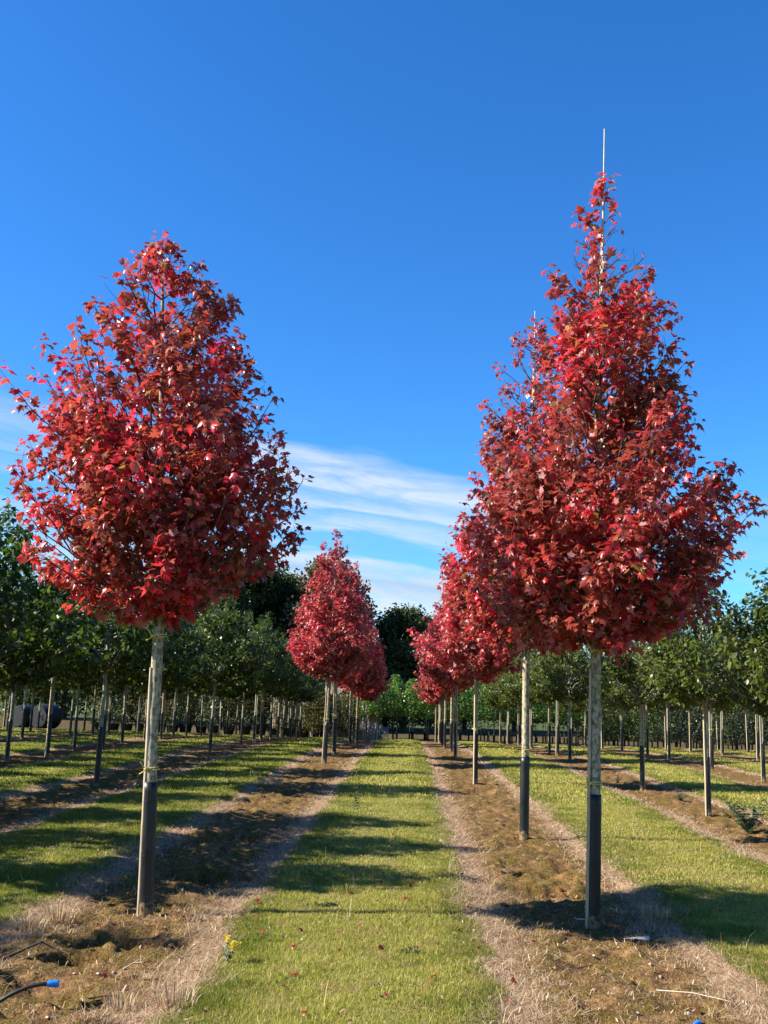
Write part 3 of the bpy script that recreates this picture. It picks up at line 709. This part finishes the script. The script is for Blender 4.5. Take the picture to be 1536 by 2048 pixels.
# ------------------------------------------------------------------ young stock at the far end
def sapling_mesh(seed, zb, zt, rmax, leafm, nleaf, lsz, stem_r=.018, guard=.5, stake=False):
    """small far sapling in one mesh: leaves, stem, black base"""
    r = np.random.default_rng(seed); T = Tris()
    zs = np.linspace(-.08, zt, 9); pts = np.stack([np.cumsum(r.normal(0, .012, 9)), np.cumsum(r.normal(0, .012, 9)), zs], -1); pts -= [pts[1][0], pts[1][1], 0]
    T.tube(pts, np.linspace(stem_r, .006, 9), 6, 1)
    if guard: T.tube([(0, 0, -.05), (0, 0, guard*.5), (0, 0, guard)], stem_r+.028, 8, 2)
    if stake: T.tube([(-.06, 0, -.05), (-.06, 0, zb+.3)], .014, 5, 3)
    n = nleaf; u = r.random(n); z = zb+(zt-zb)*u; q = np.sin(np.clip(u*.92+.08, 0, 1)*math.pi)**.6*(1-.35*u)
    nb = 14; bz = r.random(nb); ba = r.uniform(0, 6.28, nb)
    a = r.uniform(0, 6.28, n); rad = rmax*q*np.sqrt(r.random(n))*(1+.35*np.sin(a*3+z*5+seed)); rad = np.where(r.random(n) < .05, rad*1.3, rad)
    P = np.stack([np.cos(a)*rad, np.sin(a)*rad, z], -1); P[:, :2] += np.stack([np.interp(z, zs, pts[:, 0]), np.interp(z, zs, pts[:, 1])], -1)
    D = np.stack([np.cos(a), np.sin(a), r.uniform(-1, .6, n)], -1)+r.normal(0, .4, (n, 3)); D /= np.linalg.norm(D, axis=1)[:, None]
    Nn = r.normal(0, .6, (n, 3))+[0, 0, 1]; X = np.cross(D, Nn); X /= np.linalg.norm(X, axis=1)[:, None]
    S = r.uniform(*lsz, n)[:, None]
    V = np.stack([P, P+D*S*.5+X*S*.35, P+D*S, P+D*S*.5-X*S*.35], 1).reshape(-1, 3); k = np.arange(n)[:, None]*4
    T.add(V, k+np.array([[0, 1, 2, 3]]), 0)
    return T.mesh('sapling', [MAT[leafm], MAT['green_bark'], MAT['pot'], MAT['stake']])
BS = [sapling_mesh(400+k, 1.35, 3.0+.15*k, .75, 'bright_leaf', 900, (.10, .17)) for k in range(4)]
n_ = 0
def far_item(name, me, x, y, label, cat, group, rz, sc=1.0):
    o = link(name, me, label=label, category=cat, group=group); o.location = (x, y, Hs(x, y)); o.rotation_euler = (0, 0, rz); o.scale = (sc,)*3
    return o
for ry in range(5):
    for c in range(14):
        x = -2.4+c*.86+rf.uniform(-.12, .12); y = 52.4+ry*1.7+rf.uniform(-.2, .2)
        far_item('sapling', BS[rf.randrange(4)], x, y, 'bright green far sapling beyond the path, %s from left, %s rank' % (ordn[c], ordn[ry]), 'sapling', 'bright green saplings at the end of the path', rf.uniform(0, 6.28), rf.uniform(.88, 1.05))
WS = [sapling_mesh(420+k, .35, 2.35+.12*k, .34, 'grey_leaf' if k < 3 else 'field_leaf', 620, (.07, .13), .012, .38) for k in range(4)]
for ry in range(3):
    for c in range(42):
        x = 9.3+c*.56+rf.uniform(-.1, .1); y = 52.2+ry*1.2+rf.uniform(-.15, .15)
        far_item('whip', WS[rf.randrange(4) if c > 6 else 3], x, y, 'thin grey-green whip in the %s rank of slender young stock at far right' % ordn[ry], 'sapling', 'slender whips at the far right', rf.uniform(0, 6.28), rf.uniform(.9, 1.12))
# pot-grown shrubs behind the left field
SS = [sapling_mesh(440+k, .35, 2.2+.15*k, .62, 'olive_leaf' if k % 2 else 'grey_leaf', 900, (.08, .15), .02, 0) for k in range(4)]
T = Tris(); T.tube([(0, 0, 0), (0, 0, .2), (0, 0, .42), (0, 0, .45)], [.25, .29, .33, .35], 14); POT = T.mesh('pot', MAT['pot'], True)
for c in range(34):
    x = -27.5+c*.74+rf.uniform(-.1, .1); y = 51.6+rf.uniform(-.2, .2)
    if -21 < x < -16.4: continue
    root = empty('potted_shrub', (x, y, Hs(x, y)), 'olive green shrub in a black pot, %s from the left along the far left edge' % (ordn[c] if c < 28 else ['twenty-ninth', 'thirtieth', 'thirty-first', 'thirty-second', 'thirty-third', 'thirty-fourth'][c-28]), 'shrub', 'potted shrubs at the far left edge', rf.uniform(0, 6), rf.uniform(.85, 1.08))
    link('foliage', SS[rf.randrange(4)], root); link('pot', POT, root)
for k, (px, yy, s) in enumerate([(640, 50.6, 1.0), (655, 49.6, .8), (690, 50.8, 1.05), (705, 50.2, .85), (625, 51, .9)]):
    x, _ = at(px, 1450, yy)
    far_item('shrub', SS[2*(k % 2)+1], x, yy, 'olive bushy shrub before the pale reeds, %s of five from the left' % ordn[[1, 2, 3, 4, 0][k]], 'shrub', 'olive shrubs before the reeds', k, s)
x, _ = at(261, 1440, 44.0)
OS = sapling_mesh(461, .7, 2.4, .5, 'orange_leaf', 600, (.08, .14), .02, 0)
far_item('orange_sapling', OS, x, 48.8, 'small orange-leaved sapling seen between the left trunks', 'sapling', None or 'lone orange sapling', 0)
# reeds
def reeds(n, x0, x1, y0, y1, h0, h1):
    r = rng; x = r.uniform(x0, x1, n); y = r.uniform(y0, y1, n); h = r.uniform(h0, h1, n)*(1+.35*fbm(x*.9, y*.9, 2)); z = H(x, y)
    a = r.uniform(0, 6.28, n); w = r.uniform(.012, .03, n); lx = r.normal(0, .05, n)*h; ly = r.normal(0, .05, n)*h
    s = np.stack([np.cos(a)*w, np.sin(a)*w, 0*w], -1); b = np.stack([x, y, z-.02], -1)
    mid = b+np.stack([lx*.4, ly*.4, h*.6], -1); tip = b+np.stack([lx, ly, h], -1)
    V = np.stack([b-s*.5, b+s*.5, mid+s, mid-s, tip], 1).reshape(-1, 3); k = np.arange(n)[:, None]*5
    return V, np.concatenate([k+[0, 1, 2], k+[0, 2, 3], k+[3, 2, 4]])
V, Fc = join([reeds(5200, -7.2, -1.6, 54, 57.5, 2.1, 3.3), reeds(900, -4.2, -1.9, 51.2, 52.2, .5, .9)])
link('reeds', mesh_from('reeds', V, Fc, 3, MAT['reed']), kind='stuff', label='tall pale dry reeds at the far end beyond the left trees')
# paling panel
T = Tris(); x0, _ = at(722, 1450, 51.3); x1, _ = at(776, 1450, 51.3); n = 17
for k in range(n):
    x = x0+(x1-x0)*k/(n-1); h = .85-.35*abs(k/n-.45)+rf.uniform(-.06, .06); w = .016
    T.add([(x-w, -.01, -.05), (x+w, -.01, -.05), (x+w, -.01, h), (x, -.01, h+.04), (x-w, -.01, h), (x-w, .01, -.05), (x+w, .01, -.05), (x+w, .01, h), (x, .01, h+.04), (x-w, .01, h)],
          [[0, 1, 2, 2], [0, 2, 4, 4], [4, 2, 3, 3], [6, 5, 7, 7], [5, 9, 7, 7], [9, 8, 7, 7], [1, 6, 7, 2], [5, 0, 4, 9], [2, 7, 8, 3], [4, 3, 8, 9]])
for h in (.22, .52): T.tube([(x0-.05, .025, h), (x1+.05, .025, h)], .015, 4)
o = link('paling_fence', T.mesh('paling_fence', MAT['paling']), label='low pale grey fence of narrow palings at the far end of the path', category='fence'); o.location = (0, 51.3, Hs(-1.5, 51.3))
# black bales
def bale(px, Y, rr_, label):
    x, _ = at(px, 1440, Y); T = Tris(); n = 9; t = np.linspace(-.6, .6, n); rad = rr_*np.array([.80, .95, 1, 1, 1.0, 1, 1, .95, .80])
    T.tube(np.stack([t, 0*t, np.full(n, rr_*.97)], -1), rad, 28)
    o = link('bale', T.mesh('bale', MAT['pot'], True), label=label, category='bale', group='black bales at the far left'); o.location = (x, Y, Hs(x, Y)); o.rotation_euler = (0, 0, R(70))
bale(50, 50.3, .58, 'round black wrapped bale at far left, the left one of the pair'); bale(92, 49.6, .62, 'round black wrapped bale at far left, the right one of the pair')

# ------------------------------------------------------------------ woods behind
def wood_tree(seed, h, rm, mat, conif):
    r = np.random.default_rng(seed); n = 18000; T = Tris()
    nb = 90; cz = r.random(nb)**.8; P = []; 
    for b in range(nb):
        u = cz[b]; z = h*(.08+.9*u)
        q = (1-u)**.8+.06 if conif else math.sin(min(1, .12+u*.88)*math.pi)**.55
        a = r.uniform(0, 6.28); rad = rm*q*r.uniform(.45, 1.0); c = np.array([math.cos(a)*rad, math.sin(a)*rad, z])
        s = np.array([.20, .20, .13])*rm*(1.0 if not conif else .8)*r.uniform(.7, 1.4)
        P.append(c+np.clip(r.normal(0, .8, (n//nb, 3)), -1.2, 1.2)*s)
    P = np.concatenate(P); n = len(P); D = r.normal(0, 1, (n, 3)); D[:, 2] -= .3; D /= np.linalg.norm(D, axis=1)[:, None]
    Nn = r.normal(0, .7, (n, 3))+[0, 0, 1]; X = np.cross(D, Nn); X /= np.linalg.norm(X, axis=1)[:, None]; S = r.uniform(.14, .28, n)[:, None]
    V = np.stack([P, P+D*S*.5+X*S*.4, P+D*S, P+D*S*.5-X*S*.4], 1).reshape(-1, 3); k = np.arange(n)[:, None]*4
    T.add(V, k+np.array([[0, 1, 2, 3]]), 0)
    T2 = Tris(); zs = np.linspace(-.3, h*.93, 9); T2.tube(np.stack([r.normal(0, .05, 9), r.normal(0, .05, 9), zs], -1), np.linspace(.26, .04, 9), 8)
    for q in range(16):
        z = h*r.uniform(.25, .85); a = r.uniform(0, 6.28); ln = rm*r.uniform(.4, .7); T2.tube([(0, 0, z), (math.cos(a)*ln*.5, math.sin(a)*ln*.5, z+ln*.25), (math.cos(a)*ln, math.sin(a)*ln, z+ln*.6)], [.09, .05, .02], 5)
    return T.mesh('crown', MAT[mat]), T2.mesh('trunk', MAT['dead_wood'], True)
WT = {'c': wood_tree(501, 10.5, 2.6, 'conifer', True), 'd': wood_tree(502, 9.5, 3.2, 'conifer', False), 'o': wood_tree(503, 9.5, 3.2, 'wood_olive', False), 'g': wood_tree(504, 8.0, 3.0, 'field_leaf', False)}
woods = [(455, 1125, 66, 'c', 'tall dark conifer right of the near left maple trunk, first of the wood'), (498, 1118, 70, 'd', 'dark pointed wood tree rising highest above the left field trees'),
         (540, 1150, 72, 'c', 'dark conifer standing second from the right in the left wood'), (575, 1150, 74, 'd', 'dark broad wood tree just left of the brownish olive tree'), (655, 1130, 70, 'o', 'brownish olive tree behind the bright red far maples'),
         (612, 1175, 76, 'o', 'lower olive tree half hidden behind the dark wood'),
         (812, 1218, 72, 'd', 'dark round-topped tree standing at the end of the path'), (775, 1290, 76, 'd', 'lower dark tree just left of the one ending the path'), (862, 1240, 76, 'd', 'dark tree behind the right row of red maples'),
         (400, 1150, 72, 'd', 'dark tree of the wood behind the left field, fifth from its right end'), (330, 1170, 74, 'c', 'dark conifer of the wood hidden behind the left maple'), (240, 1170, 74, 'd', 'dark wood tree behind the left field near its middle'),
         (150, 1180, 76, 'd', 'dark wood tree behind the left field near its left end'), (60, 1190, 76, 'g', 'green wood tree at the left end of the left wood'),
         (930, 1290, 80, 'g', 'green tree far behind the right maples'), (1030, 1300, 80, 'd', 'dark tree far behind the right field trees'), (1140, 1300, 82, 'g', 'green tree far behind the tallest maple trunk'), (1260, 1310, 82, 'd', 'dark far tree behind the right field middle'), (1380, 1310, 80, 'g', 'green far tree behind the right field end'), (1490, 1300, 80, 'd', 'dark far tree at the right edge of the field')]
for k, (px, py, Y, kd, lab) in enumerate(woods):
    x, z = at(px, py, Y); base = Hs(x, Y); hh = {'c': 10.5, 'd': 9.5, 'o': 9.5, 'g': 8.0}[kd]; s = (z-base)/hh
    root = empty('wood_tree', (x, Y, base), lab, 'tree', 'trees of the wood behind the nursery', k*1.7, 1.0); root.scale = (.6+.4*s, .6+.4*s, s)
    link('crown', WT[kd][0], root); link('trunk', WT[kd][1], root)

# ------------------------------------------------------------------ small things on the ground
def place(name, me, px, py, label, cat, group=None, rz=0.0, dz=0.0):
    x, y = ground(px, py); z = Hs(x, y)
    for _ in range(3): x, y = ground(px, py, z); z = Hs(x, y)
    o = link(name, me, label=label, category=cat)
    if group: o['group'] = group
    o.location = (x, y, z+dz); o.rotation_euler = (0, 0, rz); return o
# hose with blue end
x0, y0 = ground(110, 2010); 
root = empty('hose', (x0, y0, Hs(x0, y0)), 'black irrigation hose with a blue end cap poking up at bottom left', 'hose')
gz0 = Hs(x0, y0); X1, Z1 = at(92, 2014, y0); X0, Z0 = at(-10, 2130, y0-.1)
pts = []
for t in np.linspace(0, 1, 14):
    bx = (X0-.12)*(1-t)**2+2*t*(1-t)*(X0+.06)+t*t*X1; bz = -.05*(1-t)**2+2*t*(1-t)*(.11)+t*t*.10
    pts.append((bx-x0, -.1*(1-t), bz))
T = Tris(); T.tube(pts, .0105, 12); link('pipe', T.mesh('pipe', MAT['hose'], True), root)
e = np.array(pts[-1]); d = nrm(e-np.array(pts[-2])); T = Tris()
T.tube([e-d*.004, e+d*.006, e+d*.02, e+d*.045, e+d*.052, e+d*.054], [.013, .016, .0165, .018, .018, .011], 16); link('end_cap', T.mesh('end_cap', MAT['blue'], True), root)
x0, y0 = ground(1392, 2044); T = Tris(); T.tube([(0, 0, .0), (.02, .0, .008), (.036, .006, .007)], [.008, .010, .008], 12)
place('blue_cap', T.mesh('blue_cap', MAT['blue'], True), 1388, 2042, 'light blue plastic cap lying at the bottom right edge', 'cap', dz=.008)
# stones
def stone_mesh(seed, s, mat='stone'):
    import bmesh
    r = np.random.default_rng(seed); bm = bmesh.new(); bmesh.ops.create_icosphere(bm, subdivisions=2, radius=1)
    k = r.uniform(.5, 1, 3); ph = r.uniform(0, 6, 6)
    for v in bm.verts:
        f = 1+.22*math.sin(3*v.co.x+ph[0])+.18*math.sin(4*v.co.y+ph[1])+.15*math.sin(5*v.co.z+ph[2])
        v.co = Vector((v.co.x*k[0]*1.25, v.co.y*k[1], v.co.z*k[2]*.5))*f*s
    me = bpy.data.meshes.new('stone'); bm.to_mesh(me); bm.free(); me.materials.append(MAT[mat]); return me
SM = [stone_mesh(k, .008+.0035*(k % 3)) for k in range(5)]
for k, (px, py) in enumerate([(1170, 1876), (1182, 1885), (1235, 1894), (1261, 1901), (1300, 1925), (1143, 1848), (1276, 2028), (1378, 2034), (1293, 1957), (1188, 1914), (1205, 1916), (1237, 1898), (1322, 1958), (1262, 1898),
                              (95, 2037), (12, 2020), (150, 1930), (228, 1944), (124, 1985), (196, 1951), (240, 1915), (330, 1850), (140, 1873), (215, 1862), (388, 1893), (405, 1885), (1095, 1690), (1108, 1700), (1130, 1712), (1075, 1718), (1150, 1700), (283, 1838)]):
    place('stone', SM[k % 5], px, py, 'small pale flint lying on the bare soil', 'stone', 'small pale flints on the soil', k*1.3, .004)
# twigs, canes
def stick(pts, r, mat, name='twig', side=None):
    T = Tris(); T.tube(pts, np.linspace(r, r*.5, len(pts)), 6)
    for s in side or []: T.tube(s, r*.5, 5)
    return T.mesh(name, MAT[mat], True)
place('twig', stick([(-.12, -.05, .01), (0, 0, .025), (.10, .05, .03), (.17, .08, .02)], .006, 'dead_wood', side=[[(0, 0, .02), (.04, -.05, .03)]]), 1110, 1822, 'dark dead twig lying left of the tallest maple trunk', 'twig')
place('cane_piece', stick([(-.09, .01, .012), (.0, 0, .014), (.09, -.01, .01)], .008, 'dry_cane', 'cane_piece'), 1163, 1838, 'pale cut cane lying against the foot of the tallest maple', 'cane')
place('stalk', stick([(-.18, .06, .02), (0, .0, .03), (.18, -.07, .012)], .004, 'dry_cane', 'stalk'), 1385, 1998, 'long pale dry stalk lying across the soil at lower right', 'stalk')
place('twig', stick([(-.06, -.02, .006), (0, .005, .015), (.05, .02, .02)], .0045, 'dead_wood'), 1173, 1938, 'short dark twig on the soil below the tallest maple', 'twig')
place('root_piece', stick([(-.16, -.1, .01), (-.06, -.02, .05), (.0, .08, .07), (.08, .1, .03), (.18, .06, .01)], .009, 'dead_wood', 'root_piece', [[(-.06, -.02, .05), (.02, -.06, .03)], [(0, .08, .07), (-.04, .12, .01)]]), 68, 1955, 'gnarled dead root piece standing out of the soil at lower left', 'root')
place('twig', stick([(-.05, -.05, .005), (0, 0, .03), (.02, .05, .04)], .005, 'dry_cane', side=[[(0, 0, .03), (.05, .0, .035)]]), 268, 1936, 'small broken pale twig on the soil below the left maple', 'twig')
place('twig', stick([(-.07, -.02, .01), (0, 0, .02), (.09, .03, .02)], .006, 'dead_wood', side=[[(0, 0, .02), (-.02, .06, .05)]]), 205, 1998, 'dark twig lying over a small hollow at bottom left', 'twig')
T = Tris(); n = 10; t = np.linspace(0, 1, n); a = np.linspace(-1.9, 1.9, 9)
V = [(.16*tt-.08, .022*(.3+tt)*math.sin(aa), .022*(.3+tt)*(1+math.cos(aa))*.7+.003) for tt in t for aa in a]
i = np.arange(n-1)[:, None]*9; j = np.arange(8)[None]; T.add(V, np.stack([i+j, i+j+1, i+9+j+1, i+9+j], -1).reshape(-1, 4))
place('split_sleeve', T.mesh('split_sleeve', MAT['white_plastic'], True), 1275, 1882, 'piece of split whitish sleeve lying right of the tallest maple', 'sleeve', rz=R(-18))
# weeds
def weed_mesh(seed, h, sp, nst, lsz, mat='weed_leaf', flower=False, den=26):
    r = np.random.default_rng(seed); T = Tris(); P = []; D = []; 
    for s in range(nst):
        a = r.uniform(0, 6.28); ln = h*r.uniform(.55, 1.1); n = 8; t = np.linspace(0, 1, n)
        pts = np.stack([np.cos(a)*sp*t**1.2*r.uniform(.2, 1), np.sin(a)*sp*t**1.2*r.uniform(.2, 1), ln*t], -1)+r.normal(0, .004, (n, 3))*t[:, None]
        T.tube(pts, np.linspace(.004, .0015, n), 4, 1)
        for q in range(den):
            u = r.uniform(.1, 1)*(n-1); i0 = min(int(u), n-2); P.append(pts[i0]+(pts[i0+1]-pts[i0])*(u-i0)); b = r.uniform(0, 6.28); D.append((math.cos(b), math.sin(b), r.uniform(-.3, .6)))
        if flower:
            for q in range(14):
                c = pts[-1]+r.normal(0, .012, 3)+[0, 0, .01]
                for w in range(5):
                    b = w*1.257; dd = np.array([math.cos(b), math.sin(b), .35]); xx = np.array([-math.sin(b), math.cos(b), 0])
                    T.add([c, c+dd*.008+xx*.004, c+dd*.015, c+dd*.008-xx*.004], [[0, 1, 2, 3]], 2)
    P = np.array(P); D = np.array(D); D /= np.linalg.norm(D, axis=1)[:, None]; n = len(P); Nn = r.normal(0, .4, (n, 3))+[0, 0, 1]
    X = np.cross(D, Nn); X /= np.linalg.norm(X, axis=1)[:, None]; S = r.uniform(*lsz, n)[:, None]
    V = np.stack([P, P+D*S*.5+X*S*.3, P+D*S-[0, 0, .01], P+D*S*.5-X*S*.3], 1).reshape(-1, 3); k = np.arange(n)[:, None]*4; T.add(V, k+np.array([[0, 1, 2, 3]]), 0)
    return T.mesh('weed', [MAT[mat], MAT['green_bark'], MAT['yellow_petal']])
place('weed_bush', weed_mesh(1, .42, .42, 26, (.03, .06), den=34), 1497, 1668, 'dark leafy weed bush at the right edge of the second strip', 'weed')
place('weed', weed_mesh(2, .16, .16, 12, (.02, .04)), 1362, 1602, 'small dark weed beside the second row tree at right', 'weed')
place('weed', weed_mesh(3, .15, .12, 8, (.015, .03)), 1235, 1567, 'low dark weed left of the second row tree with the flat post', 'weed')
place('ragwort', weed_mesh(4, .11, .06, 4, (.02, .035), flower=True, den=10), 452, 1925, 'small yellow-flowering weed on the left edge of the grass path', 'weed')
place('seedling', weed_mesh(5, .26, .02, 1, (.04, .07), den=44), 712, 1622, 'small upright dark seedling standing in the grass path', 'weed')
place('thistle', weed_mesh(6, .02, .12, 7, (.03, .05), den=12), 645, 1812, 'flat dark green rosette weed in the middle of the grass path', 'weed')
place('thistle', weed_mesh(8, .02, .08, 5, (.03, .045), den=10), 820, 1905, 'flat green rosette weed low in the grass path', 'weed')
def tuft(n, h, mat, seed, sp=.08):
    r = np.random.default_rng(seed); a = r.uniform(0, 6.28, n); rr_ = sp*np.sqrt(r.random(n)); x = np.cos(a)*rr_; y = np.sin(a)*rr_; hh = h*r.uniform(.5, 1.1, n); w = .0022
    b2 = r.uniform(0, 6.28, n); s = np.stack([np.cos(b2)*w, np.sin(b2)*w, 0*x], -1); b = np.stack([x, y, 0*x-.005], -1)
    l = r.uniform(.1, .6, n)*hh; mid = b+np.stack([np.cos(a)*l*.35, np.sin(a)*l*.35, hh*.6], -1); tip = b+np.stack([np.cos(a)*l, np.sin(a)*l, hh*.95], -1)
    V = np.stack([b-s, b+s, mid+s*.8, mid-s*.8, tip], 1).reshape(-1, 3); k = np.arange(n)[:, None]*5
    return mesh_from('tuft', V, np.concatenate([k+[0, 1, 2], k+[0, 2, 3], k+[3, 2, 4]]), 3, MAT[mat])
for px, py, h, lab, s in [(118, 1850, .15, 'dead tan grass tuft left of the left maple, the tallest nearby', 1), (60, 1862, .11, 'dead tan grass tuft at the far left of the first strip', 2), (355, 2010, .10, 'dead grass tuft at the bottom beside the grass path', 3),
                        (535, 1595, .20, 'large pale dead grass tuft on the bare strip beyond the left maple', 4), (247, 2012, .09, 'splayed dead grass tuft beside a small hollow at bottom left', 5), (447, 1500, .35, 'pale dead grass tuft at the foot of the second left row', 6), (1310, 1838, .12, 'dead grass tuft right of the tallest maple', 7)]:
    place('grass_tuft', tuft(140, h, 'straw', s, .10 if h < .19 else .2), px, py, lab, 'grass tuft', 'dead grass tufts')
place('grass_tuft', tuft(90, .07, 'grass', 12, .09), 690, 1783, 'bright green grass tuft standing above the middle of the path', 'grass tuft')
# fallen leaves
V0, F0 = leaf_template('maple'); V0 = V0*np.array([1, 1, 1.4])
fl = mesh_from('fallen_leaf', (V0-[0, .4, -.18])*.042, F0, 3, MAT['red_leaf'])
for k in range(90):
    if k < 14:
        px, py = [(590, 1968), (775, 1850), (700, 1800), (810, 1812), (735, 1668), (1067, 1887), (762, 1905), (678, 1908), (698, 1852), (770, 2015), (865, 1975), (852, 1828), (935, 1828), (1390, 2015)][k]; x, y = ground(px, py)
    else: x = rf.gauss(-.3, 1.3); y = rf.uniform(4.8, 12)
    o = link('fallen_leaf', fl, label='fallen red maple leaf lying on the ground', category='leaf', group='fallen maple leaves on the ground')
    o.location = (x, y, Hs(x, y)+.022); o.rotation_euler = (rf.uniform(-.7, .7), rf.uniform(-.7, .7), rf.uniform(0, 6.28)); s = rf.uniform(.7, 1.1); o.scale = (s, s, s)

# ------------------------------------------------------------------ light and sky
EL, AZ = R(34.5), R(8)             # sun stands left of the view, slightly behind; shadows run right and a little away
sd = Vector((-math.cos(EL)*math.cos(AZ), -math.cos(EL)*math.sin(AZ), math.sin(EL)))
sun = bpy.data.lights.new('sun', 'SUN'); sun.energy = 5.0; sun.angle = R(.5); sun.color = (1, .95, .87)
so = bpy.data.objects.new('sun', sun); COL.objects.link(so); so.rotation_euler = sd.to_track_quat('Z', 'Y').to_euler()
w = bpy.data.worlds.new('World'); scene.world = w; w.use_nodes = True; nt = w.node_tree; nt.nodes.clear(); L = nt.links
sky = N(nt, 'ShaderNodeTexSky'); sky.sky_type = 'NISHITA'; sky.sun_disc = False; sky.sun_elevation = EL
sky.sun_rotation = math.atan2(sd.x, sd.y); sky.air_density = 1.0; sky.dust_density = .3; sky.ozone_density = 2.0; sky.altitude = 50
hs = N(nt, 'ShaderNodeHueSaturation'); hs.inputs['Saturation'].default_value = 1.25; hs.inputs['Value'].default_value = 1.0; L.new(sky.outputs[0], hs.inputs['Color'])
tc = N(nt, 'ShaderNodeTexCoord'); sx = N(nt, 'ShaderNodeSeparateXYZ'); L.new(tc.outputs['Generated'], sx.inputs[0])
az = mathn(nt, 'ARCTAN2', sx.outputs[0], sx.outputs[1])
rad = mathn(nt, 'SQRT', mathn(nt, 'ADD', mathn(nt, 'MULTIPLY', sx.outputs[0], sx.outputs[0]), mathn(nt, 'MULTIPLY', sx.outputs[1], sx.outputs[1])))
vv = mathn(nt, 'DIVIDE', sx.outputs[2], rad)
ww = mathn(nt, 'ADD', vv, mathn(nt, 'MULTIPLY', az, .12))
cx = N(nt, 'ShaderNodeCombineXYZ'); L.new(mathn(nt, 'MULTIPLY', az, 5.0), cx.inputs[0]); L.new(mathn(nt, 'MULTIPLY', ww, 34.0), cx.inputs[1])
cn = noise(nt, 1.0, 5, cx.outputs[0], .55, .4)
wn = mathn(nt, 'ADD', ww, mathn(nt, 'MULTIPLY', mathn(nt, 'SUBTRACT', cn, .5), .045))
band = ramp(nt, [(0, .75), (.20, .8), (.30, .95), (.42, .85), (.435, .10), (.485, .10), (.505, .62), (.535, .45), (.56, .2), (.575, .72), (.61, .55), (.635, .35), (.66, .85), (.72, .80), (.745, .5), (.785, 0)], mathn(nt, 'MULTIPLY', wn, 1/.3)).outputs[0]
azf = ramp(nt, [(0, .3), (.12, .45), (.42, .95), (.62, .85), (.74, .22), (1, .08)], mathn(nt, 'ADD', mathn(nt, 'MULTIPLY', az, 1.0), .5)).outputs[0]
cx2 = N(nt, 'ShaderNodeCombineXYZ'); L.new(mathn(nt, 'MULTIPLY', az, 2.2), cx2.inputs[0]); L.new(mathn(nt, 'MULTIPLY', ww, 12.0), cx2.inputs[1])
soft = ramp(nt, [(.30, .35), (.58, 1)], noise(nt, 3.5, 9, cx2.outputs[0], .68, 1.2)).outputs[0]
mask = mathn(nt, 'MULTIPLY', mathn(nt, 'MULTIPLY', band, azf), soft)
grey = ramp(nt, [(0, (4.5, 4.9, 5.2)), (.30, (4.5, 4.8, 5.2)), (.36, (3.1, 3.4, 3.9)), (.40, (4.1, 4.5, 4.9)), (.5, (4.6, 4.9, 5.3)), (1, (4.7, 5.0, 5.4))], mathn(nt, 'MULTIPLY', wn, 1/.3)).outputs[0]
blue = mixc(nt, 1.0, hs.outputs[0], (.42, .86, 1.24), 'MULTIPLY')
skc = mixc(nt, mask, blue, grey)
bg = N(nt, 'ShaderNodeBackground'); bg.inputs[1].default_value = .066; L.new(skc, bg.inputs[0])
wo = N(nt, 'ShaderNodeOutputWorld'); L.new(bg.outputs[0], wo.inputs[0])
scene.view_settings.view_transform = 'Standard'; scene.view_settings.look = 'None'; scene.view_settings.exposure = 1.55; scene.view_settings.gamma = 1
scene.render.engine = 'CYCLES'; scene.cycles.max_bounces = 6; scene.cycles.diffuse_bounces = 3; scene.cycles.transmission_bounces = 3
print('objects', len(bpy.data.objects), 'green', cnt)
